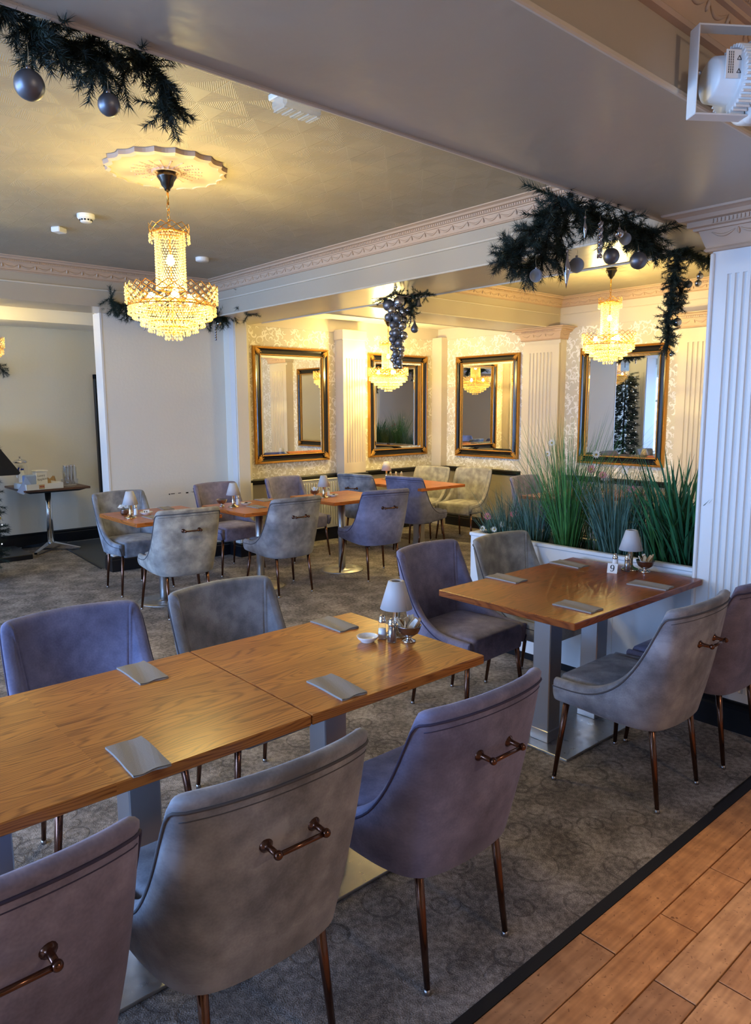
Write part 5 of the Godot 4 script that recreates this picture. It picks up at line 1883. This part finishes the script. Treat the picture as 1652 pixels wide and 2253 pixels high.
# ------------------------------------------------------------------ mirrors, radiator and the rest
func mirror(label: String, at: Vector3, turn: float, w: float, h: float):
	var t := thing("mirror", label, "mirror", at, turn, "gilt and black framed mirrors")
	var st := S()
	ring(st, w, h, [Vector2(0, 0), Vector2(0, 0.03), Vector2(0.006, 0.038), Vector2(0.012, 0.038), Vector2(0.016, 0.032), Vector2(0.02, 0.036), Vector2(0.024, 0.034)])
	ob("outer_moulding", st, M.gilt, t)
	st = S()
	ring(st, w, h, [Vector2(0.024, 0.034), Vector2(0.028, 0.026), Vector2(0.045, 0.02), Vector2(0.072, 0.022), Vector2(0.084, 0.028)])
	ob("black_band", st, M.frame_black, t)
	st = S()
	ring(st, w, h, [Vector2(0.084, 0.028), Vector2(0.088, 0.033), Vector2(0.094, 0.031), Vector2(0.1, 0.016)])
	ob("inner_moulding", st, M.gilt, t)
	st = S()
	ring(st, w, h, [Vector2(0.1, 0.012), Vector2(0.126, 0.016)])
	face(st, [Vector3(-w / 2 + 0.126, -h / 2 + 0.126, 0.016), Vector3(w / 2 - 0.126, -h / 2 + 0.126, 0.016), Vector3(w / 2 - 0.126, h / 2 - 0.126, 0.016), Vector3(-w / 2 + 0.126, h / 2 - 0.126, 0.016)], Vector3(0, 0, 1))
	ob("glass", st, M.mirror, t)
	for sx in [-1, 1]:
		for sy in [-1, 1]:
			st = S(true)
			var c := Vector3(sx * (w / 2 - 0.045), sy * (h / 2 - 0.045), 0.03)
			for k in 5:
				var a := PI / 4 + (k - 2) * 0.42
				var d := Vector3(-sx * cos(a), -sy * sin(a), 0)
				tube(st, [c + Vector3(sx, sy, 0) * 0.032, c + d * 0.02 + Vector3(0, 0, 0.012), c + d * (0.062 if k == 2 else 0.085 - 0.02 * absf(k - 2.0)) + Vector3(0, 0, 0.004)], [0.006, 0.011, 0.003], 7)
			ball(st, c + Vector3(sx, sy, 0) * 0.018, 0.016, 10, 8)
			ob("corner_ornament", st, M.gilt, t)

func build_fixtures():
	mirror("gilt and black mirror on the north wall, leftmost, between pier and pilaster", Vector3(4.985, 1.655, ZN), 0, 1.06, 1.325)
	mirror("gilt and black mirror behind the hanging bunch of baubles", Vector3(6.69, 1.648, ZN), 0, 1.06, 1.325)
	mirror("gilt and black mirror on the east wall beside the corner pier", Vector3(XE, 1.63, -6.235), -PI / 2, 1.06, 1.325)
	mirror("gilt and black mirror above the tall grasses, reflecting the christmas tree", Vector3(XE, 1.63, -4.31), -PI / 2, 1.06, 1.315)
	# radiator
	var t := thing("radiator", "white panel radiator under the dado rail of the north wall", "radiator", Vector3(5.515, 0, -7.07))
	var st := S()
	box(st, Vector3(0, 0.455, -0.01), Vector3(0.91, 0.6, 0.03), 0.006)
	ob("back_panel", st, M.plastic_white, t)
	for i in 24:
		st = S()
		box(st, Vector3(-0.43 + i * 0.0374, 0.455, 0.012), Vector3(0.02, 0.54, 0.018), 0.006)
		ob("rib", st, M.plastic_white, t)
	st = S()
	box(st, Vector3(0, 0.762, -0.005), Vector3(0.92, 0.014, 0.06), 0.004)
	ob("grille", st, M.plastic_white, t)
	# ceiling fittings
	t = thing("smoke_detector", "round white smoke detector on the main ceiling", "detector", Vector3(1.874, YC, -4.96))
	st = S(true)
	lathe(st, [[0.0, -0.05], [0.03, -0.05], [0.036, -0.046], [0.04, -0.03], [0.05, -0.028], [0.055, -0.02], [0.055, 0.0]], 32)
	ob("body", st, M.plastic_white, t)
	for k in 12:
		var a := TAU * k / 12
		st = S()
		box(st, Vector3.ZERO, Vector3(0.012, 0.01, 0.003), 0.0, Transform3D(Basis(Vector3.UP, a), Vector3(sin(a), 0, cos(a)) * 0.0388 + Vector3(0, -0.037, 0)))
		ob("vent", st, M.black_matt, t)
	st = S()
	box(st, Vector3.ZERO, Vector3(0.085, 0.036, 0.07), 0.006)
	var o := ob("sensor_box", st, M.plastic_white)
	o.position = Vector3(1.854, YC - 0.018, -5.42)
	o.rotation.y = 0.6
	tag(o, "small white box sensor left of the smoke detector", "sensor")
	st = S(true)
	lathe(st, [[0.0, -0.03], [0.05, -0.03], [0.055, -0.024], [0.055, 0.0]], 28)
	o = ob("ceiling_disc", st, M.plastic_white)
	o.position = Vector3(3.117, YC, -5.72)
	tag(o, "flat white disc sensor on the ceiling behind the nearest chandelier", "sensor")
	t = thing("emergency_light", "clear ribbed emergency light half hidden by the big beam", "light fitting", Vector3(1.86, YC, -2.58), 0.0)
	st = S()
	box(st, Vector3(0, -0.012, 0), Vector3(0.2, 0.024, 0.12), 0.004)
	ob("base", st, M.plastic_white, t)
	st = S()
	box(st, Vector3(0, -0.045, 0), Vector3(0.19, 0.045, 0.1), 0.012)
	for i in 5: box(st, Vector3(-0.08 + i * 0.04, -0.069, 0), Vector3(0.02, 0.006, 0.08), 0.002)
	ob("cover", st, M.clear_cover, t)
	floodlight()
	lectern()
	service_things()
	# unseen lamp behind the camera, placed to light the front floor and chair backs
	t = thing("unseen_ceiling_light", "round glowing ceiling light, unseen behind the view, placed to light the wooden floor", "lamp", Vector3(1.6, YC, 1.9))
	st = S(true)
	lathe(st, [[0.0, -0.09], [0.1, -0.08], [0.15, -0.05], [0.16, 0.0]], 28)
	ob("diffuser", st, M.bulb, t)
	lamp("unseen_ceiling_light_source", Vector3(0, -0.16, 0), FRONT, 0.12, t, Color(1.0, 0.9, 0.8))
	t = thing("unseen_downlight", "unseen recessed spot lamp, placed to light the edge of the wooden floor", "lamp", Vector3(2.15, YC, -0.02))  # out of view, placed to brighten the boards more than the chair backs
	st = S(true)
	lathe(st, [[0.0, -0.012], [0.04, -0.012], [0.042, 0.0]], 20)
	ob("glowing_face", st, M.bulb, t)
	st = S(true)
	lathe(st, [[0.042, -0.003], [0.06, -0.004], [0.062, 0.0]], 24)
	ob("trim_ring", st, M.white_gloss, t)
	var sp := SpotLight3D.new()
	sp.name = "unseen_downlight_source"
	sp.light_color = Color(1.0, 0.86, 0.68)
	sp.light_energy = DOWN
	sp.light_size = 0.04
	sp.spot_angle = 28.0
	sp.spot_angle_attenuation = 0.8
	sp.spot_range = 10.0
	sp.spot_attenuation = 2.0
	sp.shadow_enabled = true
	sp.position = Vector3(0, -0.03, 0)
	sp.rotation.x = -PI / 2
	t.add_child(sp, true)

func floodlight():
	var yaw := -0.62
	var t := thing("floodlight", "white floodlight in a U-shaped bracket at the top right, on the big beam", "light fitting", Vector3(2.17, 2.575, -1.075), yaw)
	# local: +x is the direction the lamp looks, bracket plate at x = 0
	var st := S()
	box(st, Vector3(0.0, 0, 0), Vector3(0.005, 0.235, 0.05), 0.002)
	for s in [-1, 1]:
		box(st, Vector3(0.11, 0.118 * s, 0), Vector3(0.225, 0.005, 0.05), 0.002)
	ob("bracket", st, M.plastic_white, t)
	st = S(true)
	lathe(st, [[0.0, 0.0], [0.011, 0.0], [0.011, 0.006], [0.0, 0.006]], 14, Transform3D(Basis(Vector3(0, 0, -1), Vector3(1, 0, 0), Vector3(0, -1, 0)), Vector3(0.003, 0.0, 0)))
	lathe(st, [[0.0, 0.0], [0.006, 0.0], [0.006, 0.014], [0.0, 0.014]], 6, Transform3D(Basis(Vector3(0, 0, -1), Vector3(1, 0, 0), Vector3(0, -1, 0)), Vector3(0.008, 0.0, 0)))
	ob("bolt", st, M.silver_dull, t)
	var ax := Transform3D(Basis(Vector3(0, 0, -1), Vector3(1, 0, 0), Vector3(0, -1, 0)).orthonormalized(), Vector3(-0.01, -0.02, 0))
	st = S(true)
	lathe(st, [[0.0, 0.055], [0.05, 0.055], [0.06, 0.062], [0.066, 0.12], [0.08, 0.125]], 32, ax)
	ob("rear_housing", st, M.plastic_white, t)
	for k in 40:
		var a := TAU * k / 40
		st = S()
		box(st, Vector3.ZERO, Vector3(0.045, 0.012, 0.006), 0.002, Transform3D(Basis(Vector3(1, 0, 0), a), Vector3(0.13, -0.02 + cos(a) * 0.088, sin(a) * 0.088)))
		ob("cooling_fin", st, M.plastic_white, t)
	st = S(true)
	lathe(st, [[0.0, 0.115], [0.083, 0.115], [0.083, 0.165], [0.105, 0.17], [0.112, 0.18], [0.112, 0.215], [0.1, 0.222], [0.088, 0.215], [0.085, 0.205], [0.0, 0.205]], 40, ax)
	ob("front_ring", st, M.plastic_white, t)
	for k in 7:
		var a := TAU * k / 6
		st = S(true)
		var rr := 0.055 if k < 6 else 0.0
		lathe(st, [[0.022, 0.206], [0.022, 0.212], [0.018, 0.209], [0.0, 0.207]], 16, Transform3D(ax.basis, Vector3(-0.01, -0.02 + cos(a) * rr, sin(a) * rr)))
		ob("lens", st, M.lens_dark, t)
	st = S()
	box(st, Vector3(0.088, -0.002, 0.064), Vector3(0.055, 0.075, 0.003))
	var lb := ob("sticker", st, M.paper, t)
	lb.set_meta("label", "white warning sticker")
	st = S()
	for y in [0.014, -0.02]:
		for e in [[Vector2(-0.006, -0.005), Vector2(0.006, -0.005)], [Vector2(0.006, -0.005), Vector2(0, 0.006)], [Vector2(0, 0.006), Vector2(-0.006, -0.005)]]:
			bar(st, Vector3(0.098 + e[0].x, y + e[0].y, 0.066), Vector3(0.098 + e[1].x, y + e[1].y, 0.066), 0.0013, 0.001)
	for i in 3:
		for q in 9:
			box(st, Vector3(0.068 + i * 0.006, 0.028 - q * 0.0065, 0.066), Vector3(0.0016, 0.005, 0.001))
	ob("warning_print", st, M.ink, lb)

func lectern():
	var t := thing("lectern", "black lectern with a steeply sloping board at the left edge", "lectern", Vector3(2.06, 0, -8.68))
	var st := S()
	solid(st, [Vector2(0.0, 0.93), Vector2(0.30, 0.93), Vector2(0.32, 0.95), Vector2(0.0, 1.42)], Vector3(-0.08, 0, -0.3), Vector3(-0.08, 0, 0.3), Vector3(1, 0, 0))
	ob("board", st, M.black_matt, t)
	st = S()
	bx(st, Vector3(-0.06, 0.06, -0.06), Vector3(0.06, 1.0, 0.06), 0.005)
	ob("post", st, M.black_matt, t)
	st = S()
	bx(st, Vector3(-0.28, 0.0, -0.36), Vector3(0.3, 0.055, 0.32), 0.006)
	ob("base", st, M.black_gloss, t)

func service_things():
	var y := 0.7505
	# carton tray
	var t := thing("carton", "flat open carton on the service side table", "box", Vector3(2.53, y, -8.62), 0.1)
	var st := S()
	bx(st, Vector3(-0.2, 0, -0.13), Vector3(0.2, 0.004, 0.22))
	bx(st, Vector3(-0.2, 0, 0.216), Vector3(0.2, 0.065, 0.22))
	bx(st, Vector3(-0.2, 0, -0.13), Vector3(0.2, 0.065, -0.126))
	bx(st, Vector3(-0.2, 0, -0.13), Vector3(-0.196, 0.065, 0.22))
	bx(st, Vector3(0.196, 0, -0.13), Vector3(0.2, 0.065, 0.22))
	ob("tray", st, M.paper, t)
	st = S()
	bx(st, Vector3(-0.07, 0.01, 0.22), Vector3(-0.008, 0.056, 0.2212))
	var lb := ob("printed_panel", st, M.kraft, t)
	st = S()
	for e in [[-0.06, 0.03, 0.02], [-0.036, 0.03, 0.022]]:
		bx(st, Vector3(e[0], e[1], 0.2212), Vector3(e[0] + e[2], e[1] + 0.01, 0.222))
	ob("red_print", st, M.red_ink, lb)
	t = thing("napkin_tub", "white lidded tub marked Luxury Napkins in handwriting, standing in the carton", "tub", Vector3(2.55, y + 0.03, -8.56), 0.1)
	st = S()
	box(st, Vector3(0, 0.08, 0), Vector3(0.125, 0.16, 0.1), 0.006)
	ob("body", st, M.plastic_white, t)
	st = S()
	box(st, Vector3(0, 0.165, 0), Vector3(0.14, 0.02, 0.115), 0.005)
	ob("lid", st, M.plastic_white, t)
	words(t, "handwriting", "Luxury", 0.02, M.ink, Transform3D(Basis(Vector3(0, 0, 1), 0.06), Vector3(-0.008, 0.115, 0.0505)))
	words(t, "handwriting", "Napkins", 0.023, M.ink, Transform3D(Basis(Vector3(0, 0, 1), 0.1), Vector3(0.006, 0.075, 0.0505)))
	st = S()
	box(st, Vector3.ZERO, Vector3(0.13, 0.15, 0.09), 0.01)
	var o := ob("napkin_pack", st, M.paper_blue)
	o.position = Vector3(2.435, y + 0.082, -8.55)
	tag(o, "blue pack of paper napkins left of the white tub", "napkins")
	st = S()
	face(st, [Vector3(0, 0, 0), Vector3(-0.11, -0.16, 0.03), Vector3(-0.05, -0.19, 0.05), Vector3(0.05, -0.1, 0.03)], Vector3(0, 0.3, 1))
	face(st, [Vector3(0, 0, -0.003), Vector3(-0.11, -0.16, 0.027), Vector3(-0.05, -0.19, 0.047), Vector3(0.05, -0.1, 0.027)], Vector3(0, -0.3, -1))
	o = ob("paper_sleeve", st, M.paper_blue)
	o.position = Vector3(2.37, y + 0.15, -8.45)
	tag(o, "torn blue paper sleeve hanging over the side table edge", "wrapper")
	# spray bottle
	t = thing("spray_bottle", "spray bottle with white neck and blue trigger behind the blue pack", "bottle", Vector3(2.43, y, -8.78), 2.2)
	st = S(true)
	lathe(st, [[0.0, 0.0], [0.04, 0.0], [0.042, 0.01], [0.042, 0.13], [0.018, 0.18], [0.014, 0.2], [0.0, 0.2]], 24)
	ob("body", st, M.plastic_white, t)
	st = S(true)
	lathe(st, [[0.0, 0.198], [0.017, 0.198], [0.017, 0.215], [0.0, 0.215]], 20)
	ob("collar", st, M.plastic_blue, t)
	st = S()
	box(st, Vector3(0.015, 0.24, 0), Vector3(0.075, 0.03, 0.024), 0.006)
	box(st, Vector3(0.0, 0.222, 0), Vector3(0.02, 0.02, 0.02), 0.003)
	ob("head", st, M.plastic_white, t)
	st = S(true)
	tube(st, [Vector3(0.035, 0.235, 0), Vector3(0.05, 0.205, 0), Vector3(0.046, 0.165, 0)], [0.01, 0.009, 0.006], 8)
	ob("trigger", st, M.plastic_blue, t)
	# glass jar with domed steel lid
	t = thing("jar", "glass jar with a domed steel lid at the back of the side table", "jar", Vector3(2.46, y, -8.95))
	st = S(true)
	lathe(st, [[0.0, 0.0], [0.07, 0.0], [0.075, 0.02], [0.075, 0.24], [0.06, 0.27]], 28)
	ob("glass", st, M.clear_glass, t)
	st = S(true)
	lathe(st, [[0.0, 0.27], [0.078, 0.27], [0.078, 0.28], [0.06, 0.3], [0.02, 0.312], [0.008, 0.316], [0.008, 0.33], [0.014, 0.338], [0.0, 0.342]], 28)
	ob("lid", st, M.chrome, t)
	# glass beaker of steel tumblers and a cut glass bowl
	t = thing("beaker", "tall clear glass holding steel tumblers on the side table", "glass", Vector3(2.91, y, -8.68))
	st = S(true)
	lathe(st, [[0.0, 0.0], [0.075, 0.0], [0.078, 0.004], [0.08, 0.21], [0.077, 0.21], [0.075, 0.008], [0.0, 0.008]], 32)
	ob("glass", st, M.clear_glass, t)
	for k in 3:
		var tt := thing("tumbler", ["left steel tumbler standing in the tall glass", "middle steel tumbler standing in the tall glass", "right steel tumbler standing in the tall glass"][k], "tumbler", Vector3(2.865 + 0.045 * k, y + 0.009, -8.66 - 0.02 * k))
		st = S(true)
		lathe(st, [[0.0, 0.0], [0.024, 0.0], [0.027, 0.005], [0.031, 0.2], [0.031, 0.205], [0.032, 0.207], [0.032, 0.225], [0.029, 0.225], [0.028, 0.2], [0.0, 0.2]], 24)
		ob("cup", st, M.chrome, tt)
	t = thing("glass_bowl", "low cut-glass bowl in front of the steel tumblers", "bowl", Vector3(2.86, y, -8.53))
	st = S(true)
	lathe(st, [[0.0, 0.0], [0.06, 0.0], [0.085, 0.03], [0.092, 0.085], [0.088, 0.085], [0.08, 0.032], [0.056, 0.008], [0.0, 0.008]], 24)
	ob("glass", st, M.clear_glass, t)
	for k in 16:
		var a := TAU * k / 16
		st = S()
		bar(st, Vector3(sin(a) * 0.087, 0.03, cos(a) * 0.087), Vector3(sin(a + 0.3) * 0.093, 0.08, cos(a + 0.3) * 0.093), 0.006, 0.003)
		ob("facet", st, M.clear_glass, t)
	t = thing("paper_bag", "crumpled brown paper bag behind the white tub", "bag", Vector3(2.70, y, -8.78))
	st = S()
	var pts := []
	rng.seed = 4
	for k in 10:
		var a := TAU * k / 10
		pts.append(Vector3(cos(a) * 0.1, 0, sin(a) * 0.07))
	for k in 10:
		var n := (k + 1) % 10
		var h0 := 0.09 + 0.03 * sin(k * 2.2)
		var h1 := 0.09 + 0.03 * sin(n * 2.2)
		face(st, [pts[k], pts[n], pts[n] * 0.7 + Vector3(0.01, h1, 0), pts[k] * 0.7 + Vector3(0.01, h0, 0)], pts[k] + pts[n])
		face(st, [pts[k] * 0.7 + Vector3(0.01, h0, 0), pts[n] * 0.7 + Vector3(0.01, h1, 0), Vector3(0, 0.06, 0)], Vector3.UP)
	ob("sheet", st, M.kraft, t)

func extras_in_reflection():
	# a fluted pillar in the passage and a wall picture, seen in the mirrors
	var p := node("pillar")
	wallbox("shaft", Vector3(0.42, 0, -8.0), Vector3(0.8, 3.0, -7.62), M.white_gloss, p)
	fluted(p, 0.38, 0.0, 2.6, 0.2, 2.3, 7, 0.045, 0.055, 0.02, Transform3D(Basis(Vector3(0, 0, -1), Vector3.UP, Vector3(1, 0, 0)), Vector3(0.81, 0, -7.62)), M.white_gloss)
	for e in [["dark framed picture on the south wall behind the view", Vector3(1.2, 1.65, 4.04), PI], ["second dark framed picture on the south wall behind the view", Vector3(3.2, 1.65, 4.04), PI]]:
		var t := thing("picture", e[0], "picture", e[1], e[2])
		var st := S()
		ring(st, 0.6, 0.8, [Vector2(0, 0), Vector2(0, 0.025), Vector2(0.04, 0.025), Vector2(0.05, 0.01)])
		ob("frame", st, M.black_gloss, t)
		st = S()
		face(st, [Vector3(-0.25, -0.35, 0.01), Vector3(0.25, -0.35, 0.01), Vector3(0.25, 0.35, 0.01), Vector3(-0.25, 0.35, 0.01)], Vector3(0, 0, 1))
		ob("print", st, M.picture_dark, t)

func _ready():
	set_the_stage()
	make_materials()
	build_room()
	build_tables()
	build_chairs()
	build_planter()
	make_chandelier_meshes()
	chandelier("large crystal chandelier nearest us, under the plaster ceiling rose", Vector3(1.85, YC, -3.74), BULB, true)
	chandelier("crystal chandelier hanging in the side alcove above the grasses", Vector3(6.19, YC, -3.74), BULB * 1.5, false)
	chandelier("crystal chandelier in the mirrored bay behind the bauble bunch", Vector3(6.0, 2.68, -6.56), BULB * 1.5, false)
	chandelier("crystal chandelier in the passage cut by the left edge", Vector3(1.81, YC, -7.7), BULB * 0.5, false)
	chandelier("unseen crystal chandelier beyond the left edge, placed to warm the wall panel and chairs", Vector3(-1.3, YC, -3.74), BULB * 0.8, false)  # out of view, placed to give warm light to the panel and left-facing sides
	build_fixtures()
	build_tableware()
	build_garlands()
	build_tree()
	extras_in_reflection()
